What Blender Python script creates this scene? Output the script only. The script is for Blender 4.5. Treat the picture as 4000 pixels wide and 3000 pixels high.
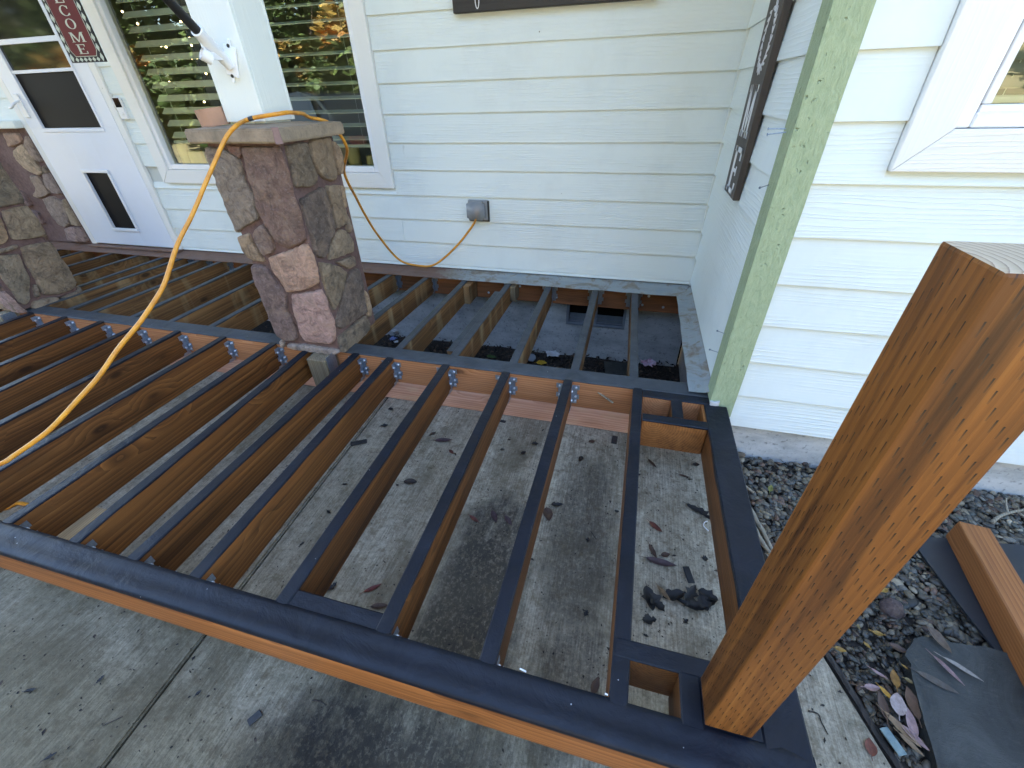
import bpy, bmesh, math, random
from mathutils import Vector, Matrix, noise
import numpy as np
random.seed(7); np.random.seed(7)
for o in list(bpy.data.objects): bpy.data.objects.remove(o)
scene = bpy.context.scene
COL = scene.collection

# ------------------------------------------------------------------ camera
RR = Matrix(((0.9659046129641525, 0.25775986385587923, -0.024251417269287125),
             (0.12755259708360397, -0.5552987420570921, -0.8218111961071336),
             (-0.225296723526549, 0.790697894049813, -0.5692435565848698)))
CAM = Vector((-0.4416, -2.8720, 1.0980)); FPX = 1634.336
cam_d = bpy.data.cameras.new('camera'); cam_d.sensor_width = 36.0; cam_d.lens = FPX/4000*36
cam_d.clip_start = 0.02; cam_d.clip_end = 500
cam = bpy.data.objects.new('camera', cam_d); COL.objects.link(cam)
M = Matrix((RR[0], -RR[1], -RR[2])).transposed().to_4x4(); M.translation = CAM
cam.matrix_world = M; scene.camera = cam

# ------------------------------------------------------------------ light
SUN_EL, SUN_AZ = math.radians(41), math.radians(-18)      # sun stands behind the house (+y)
world = bpy.data.worlds.new('World'); scene.world = world; world.use_nodes = True
wn = world.node_tree.nodes; wl = world.node_tree.links
sky = wn.new('ShaderNodeTexSky'); sky.sky_type = 'NISHITA'; sky.sun_disc = False
sky.sun_elevation = SUN_EL; sky.sun_rotation = SUN_AZ; sky.air_density = 1.0; sky.dust_density = 0.9; sky.ozone_density = 1.0
bg = wn['Background']; bg.inputs['Strength'].default_value = 0.12
wl.new(sky.outputs[0], bg.inputs['Color'])
sun_d = bpy.data.lights.new('sun', 'SUN'); sun_d.energy = 5.0; sun_d.angle = math.radians(0.5); sun_d.color = (1.0, 0.93, 0.82)
sun = bpy.data.objects.new('sun', sun_d); COL.objects.link(sun)
sdir = Vector((math.sin(SUN_AZ)*math.cos(SUN_EL), math.cos(SUN_AZ)*math.cos(SUN_EL), math.sin(SUN_EL)))
sun.rotation_euler = sdir.to_track_quat('Z', 'Y').to_euler(); sun.location = (0, 10, 12)
vs = scene.view_settings; vs.view_transform = 'Standard'; vs.look = 'None'; vs.gamma = 1.0
vs.exposure = 3.38
scene.render.engine = 'CYCLES'

# ------------------------------------------------------------------ pixels of the photograph (4000x3000) to places
def ray(px, py):
    q = Vector(((px-2000)/FPX, (py-1500)/FPX, 1.0)); return RR.transposed() @ q
def U(px, py, ax, v):
    d = ray(px, py); i = 'xyz'.index(ax); t = (v-CAM[i])/d[i]; return CAM + d*t
def UD(px, py, depth): return CAM + ray(px, py)*depth
def PJ(p):
    q = RR @ (Vector(p)-CAM); return (2000+FPX*q.x/q.z, 1500+FPX*q.y/q.z)

S = 0.15898; ZA = 1.3306; D = 1.2807       # siding course, line of the top course, garage wall
ZC = -0.27                                 # concrete level
YB0, YB1 = -1.163, -1.258                  # mid beam
YF0, YF1 = -2.474, -2.554                  # front rim
XR0, XR1 = -0.043, 0.042                   # right rim

# ------------------------------------------------------------------ node helper
class NT:
    def __init__(s, name):
        s.m = bpy.data.materials.new(name); s.m.use_nodes = True; s.t = s.m.node_tree; s.n = s.t.nodes; s.l = s.t.links
        s.b = s.n['Principled BSDF']; s.tc = s.n.new('ShaderNodeTexCoord'); s.oi = s.n.new('ShaderNodeObjectInfo')
    def lk(s, a, inp):
        if isinstance(a, (int, float)): inp.default_value = a
        elif isinstance(a, (tuple, list)):
            inp.default_value = tuple(a) if len(a) == len(inp.default_value) else tuple(a)+(1.0,)
        else: s.l.new(a, inp)
    def vm(s, op, a, b=None):
        n = s.n.new('ShaderNodeVectorMath'); n.operation = op; s.lk(a, n.inputs[0])
        if b is not None: s.lk(b, n.inputs[1])
        return n.outputs[0]
    def ma(s, op, a, b=None, c=None, clamp=False):
        n = s.n.new('ShaderNodeMath'); n.operation = op; n.use_clamp = clamp; s.lk(a, n.inputs[0])
        if b is not None: s.lk(b, n.inputs[1])
        if c is not None: s.lk(c, n.inputs[2])
        return n.outputs[0]
    def obj(s, scale=(1, 1, 1), rnd=0.0):
        v = s.tc.outputs['Object']
        if rnd:
            c = s.n.new('ShaderNodeCombineXYZ')
            for i, k in enumerate((1.0, 1.7, 0.6)): s.lk(s.ma('MULTIPLY', s.oi.outputs['Random'], rnd*k), c.inputs[i])
            v = s.vm('ADD', v, c.outputs[0])
        return s.vm('MULTIPLY', v, scale)
    def world(s, scale=(1, 1, 1)):
        g = s.n.new('ShaderNodeNewGeometry'); return s.vm('MULTIPLY', g.outputs['Position'], scale)
    def noise(s, v, scale=5, detail=4, rough=0.55, dist=0.0):
        n = s.n.new('ShaderNodeTexNoise'); s.lk(v, n.inputs['Vector']); n.inputs['Scale'].default_value = scale
        n.inputs['Detail'].default_value = detail; n.inputs['Roughness'].default_value = rough; n.inputs['Distortion'].default_value = dist
        return n.outputs['Fac']
    def noisec(s, v, scale=5, detail=2):
        n = s.n.new('ShaderNodeTexNoise'); s.lk(v, n.inputs['Vector']); n.inputs['Scale'].default_value = scale; n.inputs['Detail'].default_value = detail
        return n.outputs['Color']
    def vor(s, v, scale=5, feature='F1', rnd=1.0):
        n = s.n.new('ShaderNodeTexVoronoi'); n.feature = feature; s.lk(v, n.inputs['Vector']); n.inputs['Scale'].default_value = scale
        n.inputs['Randomness'].default_value = rnd; return n
    def wave(s, v, scale=5, dist=3, detail=2, dscale=1, rings=True, axis='Y'):
        n = s.n.new('ShaderNodeTexWave'); n.wave_type = 'RINGS' if rings else 'BANDS'
        if rings: n.rings_direction = axis
        else: n.bands_direction = axis
        n.wave_profile = 'SAW'
        s.lk(v, n.inputs['Vector']); n.inputs['Scale'].default_value = scale; n.inputs['Distortion'].default_value = dist
        n.inputs['Detail'].default_value = detail; n.inputs['Detail Scale'].default_value = dscale; return n.outputs['Fac']
    def ramp(s, f, stops, interp='LINEAR'):
        n = s.n.new('ShaderNodeValToRGB'); s.lk(f, n.inputs[0]); cr = n.color_ramp; cr.interpolation = interp
        while len(cr.elements) < len(stops): cr.elements.new(0.5)
        for e, (p, c) in zip(cr.elements, stops):
            e.position = p; e.color = (c, c, c, 1) if isinstance(c, (int, float)) else tuple(c)+(1.0,)
        return n.outputs[0]
    def mix(s, f, a, b, mode='MIX'):
        n = s.n.new('ShaderNodeMix'); n.data_type = 'RGBA'; n.blend_type = mode; n.clamp_factor = True
        s.lk(f, n.inputs[0]); s.lk(a, n.inputs[6]); s.lk(b, n.inputs[7]); return n.outputs[2]
    def bump(s, h, strength=0.3, dist=0.01, nrm=None):
        n = s.n.new('ShaderNodeBump'); s.lk(h, n.inputs['Height']); n.inputs['Strength'].default_value = strength
        n.inputs['Distance'].default_value = dist
        if nrm is not None: s.l.new(nrm, n.inputs['Normal'])
        s.l.new(n.outputs[0], s.b.inputs['Normal']); return n.outputs[0]
    def out(s, col=None, rough=0.6, metal=0.0, spec=None):
        if col is not None: s.lk(col, s.b.inputs['Base Color'])
        s.lk(rough, s.b.inputs['Roughness']); s.lk(metal, s.b.inputs['Metallic'])
        if spec is not None: s.b.inputs['Specular IOR Level'].default_value = spec
        return s.m
def srgb(r, g, b):
    f = lambda c: (c/255/12.92) if c/255 <= 0.04045 else ((c/255+0.055)/1.055)**2.4
    return (f(r), f(g), f(b))

# ------------------------------------------------------------------ materials
def wood(name, light, mid, dark, axis='Y', knots=True, rough=0.55, stain=0.5, water=0.0, slits=False, mill=0.0):
    m = NT(name)
    sc = {'X': (0.09, 1, 1), 'Y': (1, 0.09, 1), 'Z': (1, 1, 0.09)}[axis]
    ob = m.obj((1, 1, 1), 13.0)
    kn = None
    off = {'X': (0.3, 0.035, -0.10), 'Y': (0.035, 0.3, -0.10), 'Z': (0.03, 0.05, 0.3)}[axis]
    p = m.vm('ADD', m.vm('MULTIPLY', m.tc.outputs['Object'], sc), off)
    rr = m.n.new('ShaderNodeCombineXYZ')
    for i in range(3): m.lk(m.ma('MULTIPLY', m.oi.outputs['Random'], 0.06*(1.0 if sc[i] == 1 else 9.0)), rr.inputs[i])
    p = m.vm('ADD', p, rr.outputs[0])
    if knots:
        ks = {'X': (4.0, 0.0, 9), 'Y': (0.0, 4.0, 9), 'Z': (8, 8, 3)}[axis]
        kv = m.vor(m.obj(ks, 13.0), 1.0)
        keep = m.ma('GREATER_THAN', m.n_sep(kv.outputs['Color']) if hasattr(m, 'n_sep') else kv.outputs['Color'], 0.70)
        kd = m.ma('ADD', kv.outputs['Distance'], m.ma('MULTIPLY', m.ma('SUBTRACT', 1.0, keep), 5.0))
        kn = m.ramp(kd, [(0.0, 1.0), (0.10, 0.85), (0.17, 0.25), (0.34, 0.0)])
        bend = m.ma('MULTIPLY', m.ramp(kd, [(0.0, 1.0), (0.55, 0.0)]), 0.035)
        p = m.vm('ADD', p, bend)
    w = m.wave(p, 30, 4.0, 2, 0.6, True, axis)
    fs = {'X': (5, 260, 260), 'Y': (260, 5, 260), 'Z': (260, 260, 5)}[axis]
    fib = m.noise(m.obj(fs, 3.0), 1.0, 3, 0.6)
    fs2 = {'X': (1.6, 50, 50), 'Y': (50, 1.6, 50), 'Z': (50, 50, 1.6)}[axis]
    fib2 = m.noise(m.obj(fs2, 5.0), 1.0, 4, 0.6)
    g = m.ma('ADD', m.ma('MULTIPLY', w, 0.16 if slits else 0.36), m.ma('ADD', m.ma('MULTIPLY', fib, 0.36), m.ma('MULTIPLY', fib2, 0.75 if slits else 0.48)))
    c = m.ramp(g, [(0.25, light), (0.55, mid), (0.95, dark)])
    big = m.noise(m.obj(tuple(0.6+3.4*(x == 1) for x in sc), 7.0), 1.4, 4, 0.6)
    c = m.mix(m.ma('MULTIPLY', m.ramp(big, [(0.42, 0.0), (0.75, 1.0)]), stain), c, tuple(0.35*x for x in dark), 'MIX')
    var = m.ma('ADD', 0.78, m.ma('MULTIPLY', m.oi.outputs['Random'], 0.42))
    c = m.mix(1.0, c, m.combine(var), 'MULTIPLY')
    stq = m.noise(m.obj({'X': (1.1, 26, 26), 'Y': (26, 1.1, 26), 'Z': (24, 24, 1.3)}[axis], 4.0), 1.0, 4, 0.6, 0.4)
    c = m.mix(m.ma('MULTIPLY', m.ramp(stq, [(0.50, 0.0), (0.66, 1.0)]), min(0.85, stain*1.0)), c, tuple(0.30*x for x in dark))
    if kn is not None: c = m.mix(m.ma('MULTIPLY', kn, 0.85), c, tuple(0.22*x for x in dark))
    if mill:
        mk = m.noise(m.obj({'X': (7, 1, 22), 'Y': (1, 7, 22), 'Z': (22, 22, 5)}[axis], 5.0), 1.0, 3)
        c = m.mix(m.ma('MULTIPLY', m.ramp(mk, [(0.56, 0.0), (0.7, 1.0)]), mill), c, (0.62, 0.45, 0.28))
    if water:
        ws = {'X': (9, 2, 1.2), 'Y': (2, 9, 1.2), 'Z': (9, 9, 1)}[axis]
        wv = m.noise(m.obj(ws, 9.0), 1.0, 3, 0.5)
        c = m.mix(m.ma('MULTIPLY', m.ramp(wv, [(0.52, 0.0), (0.66, 1.0)]), water), c, (0.46, 0.32, 0.16))
    h = m.ma('ADD', m.ma('MULTIPLY', fib, 0.5), m.ma('MULTIPLY', w, 0.12))
    if slits:
        geo = m.n.new('ShaderNodeNewGeometry'); sp = m.n.new('ShaderNodeSeparateXYZ'); m.l.new(m.tc.outputs['Object'], sp.inputs[0])
        sn = m.n.new('ShaderNodeSeparateXYZ'); m.l.new(m.tc.outputs['Normal'], sn.inputs[0])
        fx = m.ma('GREATER_THAN', m.ma('ABSOLUTE', sn.outputs['X']), 0.6)
        u = m.ma('ADD', m.ma('MULTIPLY', fx, sp.outputs['Y']), m.ma('MULTIPLY', m.ma('SUBTRACT', 1.0, fx), sp.outputs['X']))
        jit = m.ma('MULTIPLY', m.ma('SUBTRACT', m.noise(m.obj((30, 30, 9)), 1.0, 2), 0.5), 0.9)
        uu = m.ma('ADD', m.ma('DIVIDE', u, 0.0082), m.ma('MULTIPLY', jit, 0.5)); ui = m.ma('FLOOR', uu)
        hsh = m.ma('FRACT', m.ma('MULTIPLY', m.ma('SINE', m.ma('MULTIPLY', ui, 12.99)), 437.58))
        vv = m.ma('ADD', m.ma('DIVIDE', sp.outputs['Z'], 0.046), m.ma('ADD', m.ma('MULTIPLY', ui, 0.27), m.ma('ADD', m.ma('MULTIPLY', hsh, 0.12), m.ma('MULTIPLY', jit, 0.4))))
        a = m.ma('LESS_THAN', m.ma('ABSOLUTE', m.ma('SUBTRACT', m.ma('FRACT', uu), 0.5)), 0.10)
        fv = m.ma('FRACT', vv)
        b2 = m.ma('MULTIPLY', m.ma('LESS_THAN', fv, 0.34), m.ramp(fv, [(0.0, 0.3), (0.34, 1.0)]))
        keep = m.ramp(m.noise(m.obj((22, 22, 4), 2.0), 1.0, 2), [(0.30, 0.5), (0.42, 1.0)])
        side = m.ma('LESS_THAN', m.ma('ABSOLUTE', sn.outputs['Z']), 0.5)
        sl = m.ma('MULTIPLY', m.ma('MULTIPLY', a, b2), m.ma('MULTIPLY', keep, side))
        c = m.mix(m.ma('MULTIPLY', sl, 1.0), c, tuple(0.10*x for x in dark))
        h = m.ma('SUBTRACT', h, m.ma('MULTIPLY', sl, 2.5))
        # pale end grain
        e = m.ma('GREATER_THAN', sn.outputs['Z'], 0.8)
        er = m.wave(m.vm('ADD', m.tc.outputs['Object'], (0.10, 0.01, 0)), 42, 1.2, 2, 2, True, 'Z')
        ec = m.ramp(er, [(0.0, (0.58, 0.45, 0.30)), (0.75, (0.47, 0.35, 0.22)), (1.0, (0.24, 0.15, 0.10))])
        ec = m.mix(m.ramp(m.noise(m.obj((25, 25, 25)), 1.0, 3), [(0.55, 0.0), (0.72, 0.6)]), ec, (0.24, 0.23, 0.19))
        c = m.mix(e, c, ec)
    m.bump(h, 0.35, 0.004)
    return m.out(c, rough, 0.0, 0.35)
def _sep(self, col):
    n = self.n.new('ShaderNodeSeparateColor'); self.l.new(col, n.inputs[0]); return n.outputs[0]
def _comb(self, v, g=None, b=None):
    n = self.n.new('ShaderNodeCombineColor'); self.lk(v, n.inputs[0]); self.lk(v if g is None else g, n.inputs[1]); self.lk(v if b is None else b, n.inputs[2]); return n.outputs[0]
NT.n_sep = _sep; NT.combine = _comb

MAT = {}
def build_materials():
    O1, O2, O3 = (0.345, 0.136, 0.036), (0.22, 0.080, 0.019), (0.072, 0.025, 0.007)
    MAT['joist'] = wood('stained_joist_wood', O1, O2, O3, 'Y', True, 0.5, 0.55)
    MAT['rim'] = wood('stained_rim_wood', (0.46, 0.182, 0.054), (0.35, 0.125, 0.032), (0.15, 0.048, 0.012), 'X', True, 0.5, 0.3)
    MAT['beam'] = wood('orange_beam_wood', (0.66, 0.31, 0.145), (0.55, 0.225, 0.09), (0.30, 0.10, 0.033), 'X', True, 0.6, 0.2)
    MAT['beam_low'] = wood('pink_raw_beam_wood', (0.74, 0.49, 0.38), (0.64, 0.35, 0.24), (0.42, 0.18, 0.105), 'X', True, 0.7, 0.2, mill=0.35)
    MAT['old'] = wood('old_weathered_joist_wood', (0.38, 0.200, 0.074), (0.26, 0.120, 0.040), (0.11, 0.048, 0.016), 'Y', True, 0.7, 0.55, water=0.55)
    MAT['ledger'] = wood('ledger_wood', (0.52, 0.22, 0.09), (0.40, 0.15, 0.055), (0.19, 0.07, 0.025), 'X', True, 0.7, 0.5)
    MAT['post'] = wood('incised_post_wood', (0.37, 0.152, 0.033), (0.26, 0.094, 0.017), (0.095, 0.031, 0.007), 'Z', False, 0.5, 0.75, slits=True)
    MAT['lumber'] = wood('orange_lumber_wood', (0.48, 0.20, 0.065), (0.38, 0.14, 0.040), (0.19, 0.062, 0.017), 'Y', True, 0.6, 0.2)
    MAT['greywood'] = wood('pale_old_wood', (0.40, 0.34, 0.24), (0.30, 0.23, 0.14), (0.14, 0.09, 0.05), 'Z', True, 0.8, 0.5)
    MAT['paleoff'] = wood('pale_offcut_wood', (0.52, 0.40, 0.24), (0.42, 0.30, 0.16), (0.22, 0.14, 0.07), 'Y', True, 0.7, 0.3)
    MAT['edging'] = wood('dark_rotten_edging', (0.10, 0.085, 0.07), (0.06, 0.05, 0.042), (0.025, 0.02, 0.017), 'Y', False, 0.85, 0.6)
    MAT['branch'] = wood('pale_branch', (0.42, 0.38, 0.30), (0.30, 0.26, 0.19), (0.14, 0.11, 0.08), 'Y', False, 0.8, 0.3)
    # --- painted siding
    def paint(name, base, grain='X', gs=1.0, dirt=0.25):
        m = NT(name)
        st = {'X': (1.6, 8, 34), 'Z': (40, 40, 2.0)}[grain]
        p = m.obj(st, 9.0)
        n1 = m.noise(p, 1.0, 5, 0.62, 0.5)
        w = m.n.new('ShaderNodeTexWave'); w.wave_type = 'BANDS'; w.bands_direction = 'Z' if grain == 'X' else 'X'; w.wave_profile = 'SIN'
        m.lk(m.obj({'X': (0.5, 1, 7), 'Z': (7, 7, 0.6)}[grain], 9.0), w.inputs['Vector']); w.inputs['Scale'].default_value = 3.2
        w.inputs['Distortion'].default_value = 9; w.inputs['Detail'].default_value = 3; w.inputs['Detail Scale'].default_value = 1.3
        msk = m.ramp(m.noise(m.obj((1.3, 1.3, 4) if grain == 'X' else (9, 9, 1.5), 6.0), 1.0, 2), [(0.40, 0.0), (0.62, 1.0)])
        h = m.ma('ADD', m.ma('MULTIPLY', n1, 0.5), m.ma('MULTIPLY', m.ma('MULTIPLY', m.ramp(w.outputs['Fac'], [(0.55, 0.0), (1.0, 1.0)]), msk), 0.7))
        d = m.noise(m.world((1.4, 1.4, 1.0)), 2.0, 6, 0.68)
        c = m.mix(m.ma('MULTIPLY', m.ramp(d, [(0.5, 0.0), (0.8, 1.0)]), dirt), base, tuple(0.62*x for x in base))
        sp = m.vor(m.obj((1, 1, 1), 11.0), 6.5); keep = m.ma('GREATER_THAN', m.n_sep(sp.outputs['Color']), 0.72)
        spot = m.ma('MULTIPLY', m.ma('LESS_THAN', sp.outputs['Distance'], 0.022), keep)
        scr = m.noise(m.obj((14, 9, 5), 11.0), 1.0, 4, 0.7)
        c = m.mix(m.ma('MULTIPLY', m.ramp(scr, [(0.70, 0.0), (0.78, 1.0)]), 0.25), c, (0.30, 0.28, 0.25))
        c = m.mix(m.ma('MULTIPLY', spot, 0.8), c, (0.10, 0.08, 0.06))
        m.bump(h, 0.34*gs, 0.006)
        return m.out(c, 0.55, 0.0, 0.3)
    MAT['siding'] = paint('pale_mint_siding_paint', (0.735, 0.785, 0.765))
    MAT['siding_dirty'] = MAT['siding']
    MAT['white'] = paint('white_trim_paint', (0.80, 0.785, 0.745), 'X', 0.8, 0.12)
    MAT['whitev'] = paint('white_trim_paint_upright', (0.80, 0.785, 0.745), 'Z', 0.35, 0.12)
    MAT['column'] = paint('off_white_column_paint', (0.72, 0.74, 0.69), 'Z', 0.5, 0.15)
    m = NT('white_plastic'); MAT['vinyl'] = m.out(m.mix(m.ma('MULTIPLY', m.noise(m.obj(), 6, 4), 0.2), (0.82, 0.82, 0.83), (0.70, 0.70, 0.69)), 0.28)
    m = NT('white_door_enamel'); n = m.noise(m.obj((1, 1, 1)), 2.5, 5, 0.6)
    MAT['door'] = m.out(m.mix(m.ma('MULTIPLY', m.ramp(n, [(0.5, 0), (0.8, 1)]), 0.25), (0.76, 0.78, 0.84), (0.62, 0.60, 0.58)), 0.35)
    # green rough trim
    m = NT('rough_sage_green_paint'); n = m.noise(m.obj((60, 60, 26)), 1.0, 6, 0.7, 0.6); n2 = m.noise(m.obj((190, 190, 30)), 1.0, 3)
    pit = m.noise(m.obj((60, 60, 45), 1.0), 1.0, 2)
    c = m.mix(m.ramp(n, [(0.35, 0.0), (0.7, 1.0)]), (0.31, 0.375, 0.225), (0.41, 0.475, 0.295))
    c = m.mix(m.ma('MULTIPLY', m.ramp(pit, [(0.735, 0.0), (0.77, 1.0)]), 0.55), c, (0.09, 0.11, 0.06))
    m.bump(m.ma('ADD', m.ma('MULTIPLY', n, 0.8), m.ma('SUBTRACT', m.ma('MULTIPLY', n2, 0.35), m.ramp(pit, [(0.66, 0.0), (0.74, 1.0)]))), 0.9, 0.008)
    MAT['green'] = m.out(c, 0.7, 0, 0.25)
    # membrane tape
    def tape(name, base, r):
        m = NT(name)
        n = m.noise(m.world((3, 3, 3)), 3.0, 5, 0.6, 0.5); f = m.noise(m.world((1, 1, 1)), 160, 3)
        sm = m.noise(m.world((9, 9, 9)), 1.0, 6, 0.75, 1.2)
        c = m.mix(m.ramp(n, [(0.35, 0), (0.75, 1)]), base, tuple(1.7*x for x in base))
        c = m.mix(m.ma('MULTIPLY', m.ramp(sm, [(0.56, 0), (0.82, 1)]), 0.25), c, (0.05, 0.06, 0.08))
        sv = m.vor(m.world((1, 1, 1)), 30); sp = m.ma('MULTIPLY', m.ma('LESS_THAN', sv.outputs['Distance'], 0.05), m.ma('GREATER_THAN', m.n_sep(sv.outputs['Color']), 0.86))
        c = m.mix(m.ma('MULTIPLY', sp, 0.7), c, (0.5, 0.5, 0.5))
        m.bump(m.ma('ADD', m.ma('MULTIPLY', n, 1.4), m.ma('MULTIPLY', f, 0.06)), 0.35, 0.012)
        return m.out(c, m.ma('ADD', r, m.ma('MULTIPLY', sm, 0.22)), 0, 0.27)
    MAT['tape'] = tape('black_joist_tape', (0.0062, 0.0078, 0.0125), 0.34)
    MAT['tape_old'] = tape('grey_joist_tape', (0.045, 0.048, 0.052), 0.42)
    # galvanised
    m = NT('galvanised_steel'); n = m.vor(m.obj((1, 1, 1)), 130); 
    MAT['galv'] = m.out(m.mix(n.outputs['Distance'], (0.46, 0.52, 0.60), (0.30, 0.34, 0.40)), 0.38, 0.85)
    m = NT('screw_zinc'); MAT['screw'] = m.out((0.78, 0.80, 0.84), 0.3, 0.7)
    # rusty flashing
    m = NT('rusty_flashing'); a = m.noise(m.world((3, 3, 3)), 2.2, 8, 0.7, 1.0); b = m.noise(m.world((9, 30, 9)), 1.0, 6, 0.7)
    c = m.ramp(a, [(0.34, (0.30, 0.335, 0.35)), (0.50, (0.33, 0.35, 0.345)), (0.60, (0.25, 0.215, 0.17)), (0.74, (0.17, 0.115, 0.075))])
    xs = m.n.new('ShaderNodeSeparateXYZ'); m.l.new(m.world(), xs.inputs[0])
    lft = m.ramp(m.ma('ADD', xs.outputs[0], m.ma('MULTIPLY', m.ma('SUBTRACT', b, 0.5), 0.9)), [(0.0, 0.0), (1.0, 1.0)])
    rust = m.ramp(m.ma('MULTIPLY', m.ma('ADD', xs.outputs[0], m.ma('ADD', 1.55, m.ma('MULTIPLY', m.ma('SUBTRACT', a, 0.5), 1.6))), -1.6), [(0.0, 0.0), (0.35, 1.0)])
    c = m.mix(m.ma('MULTIPLY', rust, 0.8), c, m.mix(b, (0.23, 0.080, 0.026), (0.10, 0.036, 0.015)))
    c = m.mix(m.ma('MULTIPLY', m.ramp(b, [(0.50, 0), (0.72, 1)]), 0.30), c, (0.16, 0.115, 0.075))
    m.bump(m.ma('ADD', a, b), 0.3, 0.004); MAT['flash'] = m.out(c, 0.6, 0.05, 0.3)
    # concrete
    m = NT('broomed_stained_concrete')
    W = m.world()
    br = m.noise(m.world((210, 9, 1)), 1.0, 3, 0.6); gr = m.noise(W, 150, 5, 0.8); mot = m.noise(m.vm('ADD', W, (2, 9, 0)), 34, 7, 0.78, 0.4); mid = m.noise(W, 22, 5, 0.7); bl = m.noise(m.world((1.5, 0.8, 1)), 2.2, 6, 0.7, 0.6); bl2 = m.noise(m.vm('ADD', W, (7, 3, 0)), 1.1, 4, 0.6)
    c = m.ramp(m.ma('ADD', m.ma('MULTIPLY', br, 0.28), m.ma('ADD', m.ma('MULTIPLY', gr, 0.36), m.ma('MULTIPLY', mot, 0.36))), [(0.37, (0.12, 0.110, 0.088)), (0.50, (0.335, 0.310, 0.262)), (0.62, (0.55, 0.52, 0.45))])
    c = m.mix(m.ma('MULTIPLY', m.ramp(bl, [(0.46, 0.0), (0.66, 1.0)]), 0.68), c, (0.105, 0.090, 0.062))
    c = m.mix(m.ma('MULTIPLY', m.ramp(mid, [(0.53, 0.0), (0.66, 1.0)]), 0.6), c, (0.12, 0.092, 0.062))
    # old black stain with a ragged outline, flecked with pale lichen
    def blob(cx, cy, rx, ry):
        d = m.vm('MULTIPLY', m.vm('SUBTRACT', W, (cx, cy, 0)), (1/rx, 1/ry, 0)); n = m.n.new('ShaderNodeVectorMath'); n.operation = 'LENGTH'; m.l.new(d, n.inputs[0])
        return m.ramp(m.ma('ADD', n.outputs['Value'], m.ma('MULTIPLY', m.ma('SUBTRACT', m.noise(m.world((7, 4, 1)), 1.0, 6, 0.75), 0.5), 1.5)), [(0.55, 1.0), (1.05, 0.0)])
    st = m.ma('MAXIMUM', blob(-0.79, -2.22, 0.20, 0.50), m.ma('MAXIMUM', blob(-0.86, -2.76, 0.40, 0.34), m.ma('MULTIPLY', m.ma('MAXIMUM', blob(-0.48, -1.85, 0.15, 0.55), m.ma('MAXIMUM', blob(-0.45, -2.38, 0.13, 0.25), blob(-1.05, -2.75, 0.25, 0.3))), 0.62)))
    lich = m.ramp(m.ma('ADD', m.ma('MULTIPLY', m.noise(m.world((1, 0.75, 1)), 85, 5, 0.7), 0.7), m.ma('MULTIPLY', mid, 0.3)), [(0.50, 0.0), (0.58, 1.0)])
    c = m.mix(m.ma('MULTIPLY', m.ma('MULTIPLY', st, 0.93), m.ma('SUBTRACT', 1.0, m.ma('MULTIPLY', lich, 0.42))), c, (0.022, 0.022, 0.026))
    ysp = m.n.new('ShaderNodeSeparateXYZ'); m.l.new(W, ysp.inputs[0])
    wx = m.ramp(m.ma('ADD', m.ma('MULTIPLY', ysp.outputs[1], -1.0), m.ma('MULTIPLY', bl, 0.5)), [(0.0, 0.0), (1.0, 1.0)])
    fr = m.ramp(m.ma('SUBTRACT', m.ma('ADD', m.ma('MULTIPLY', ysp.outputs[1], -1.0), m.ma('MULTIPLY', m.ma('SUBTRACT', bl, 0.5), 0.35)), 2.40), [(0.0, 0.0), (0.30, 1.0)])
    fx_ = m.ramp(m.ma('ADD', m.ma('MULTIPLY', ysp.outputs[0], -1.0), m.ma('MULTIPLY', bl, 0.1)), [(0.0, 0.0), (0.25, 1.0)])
    c = m.mix(m.ma('MULTIPLY', fr, fx_), c, m.mix(1.0, c, (0.46, 0.435, 0.375), 'MULTIPLY'))  # grime on the open slab; also evens out its stronger daylight in colour
    mo = m.ramp(m.ma('ADD', bl2, m.ma('MULTIPLY', mid, 0.25)), [(0.58, 0.0), (0.8, 1.0)])
    c = m.mix(m.ma('MULTIPLY', mo, 0.35), c, (0.15, 0.135, 0.095))
    sv = m.vor(W, 55); sp = m.ma('MULTIPLY', m.ma('LESS_THAN', sv.outputs['Distance'], 0.13), m.ma('GREATER_THAN', m.n_sep(sv.outputs['Color']), 0.90))
    c = m.mix(m.ma('MULTIPLY', sp, 0.85), c, (0.02, 0.018, 0.015))
    c = m.mix(1.0, c, (1.04, 0.965, 0.845), 'MULTIPLY')
    m.bump(m.ma('ADD', m.ma('MULTIPLY', br, 0.6), m.ma('MULTIPLY', gr, 0.9)), 0.7, 0.004)
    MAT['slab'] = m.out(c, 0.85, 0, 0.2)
    # foundation
    m = NT('foundation_concrete'); a = m.noise(m.world((2, 2, 5)), 2.0, 7, 0.7); b = m.noise(m.world((1, 1, 1)), 60, 4)
    c = m.ramp(a, [(0.30, (0.28, 0.28, 0.275)), (0.52, (0.48, 0.475, 0.46)), (0.75, (0.60, 0.59, 0.57))])
    c = m.mix(m.ma('MULTIPLY', m.ramp(b, [(0.58, 0), (0.72, 1)]), 0.6), c, (0.07, 0.07, 0.065))
    m.bump(m.ma('ADD', a, b), 0.3, 0.006); MAT['found'] = m.out(c, 0.85)
    # stones: own colour per stone
    m = NT('field_stone'); W = m.obj((1, 1, 1), 17.0)
    a = m.noise(W, 20, 8, 0.78, 1.0); b = m.noise(W, 75, 6, 0.75); f = m.noise(W, 8, 5, 0.65, 1.6)
    oc = m.mix(1.0, m.oi.outputs['Color'], (1.85, 1.58, 1.30), 'MULTIPLY')
    c = m.mix(m.ramp(a, [(0.30, 0.0), (0.62, 1.0)]), m.mix(1.0, oc, (0.34, 0.32, 0.33), 'MULTIPLY'), oc)
    c = m.mix(m.ma('MULTIPLY', m.ramp(f, [(0.48, 0.0), (0.62, 1.0)]), 0.65), c, m.mix(0.55, oc, (0.46, 0.32, 0.21)))
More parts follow.
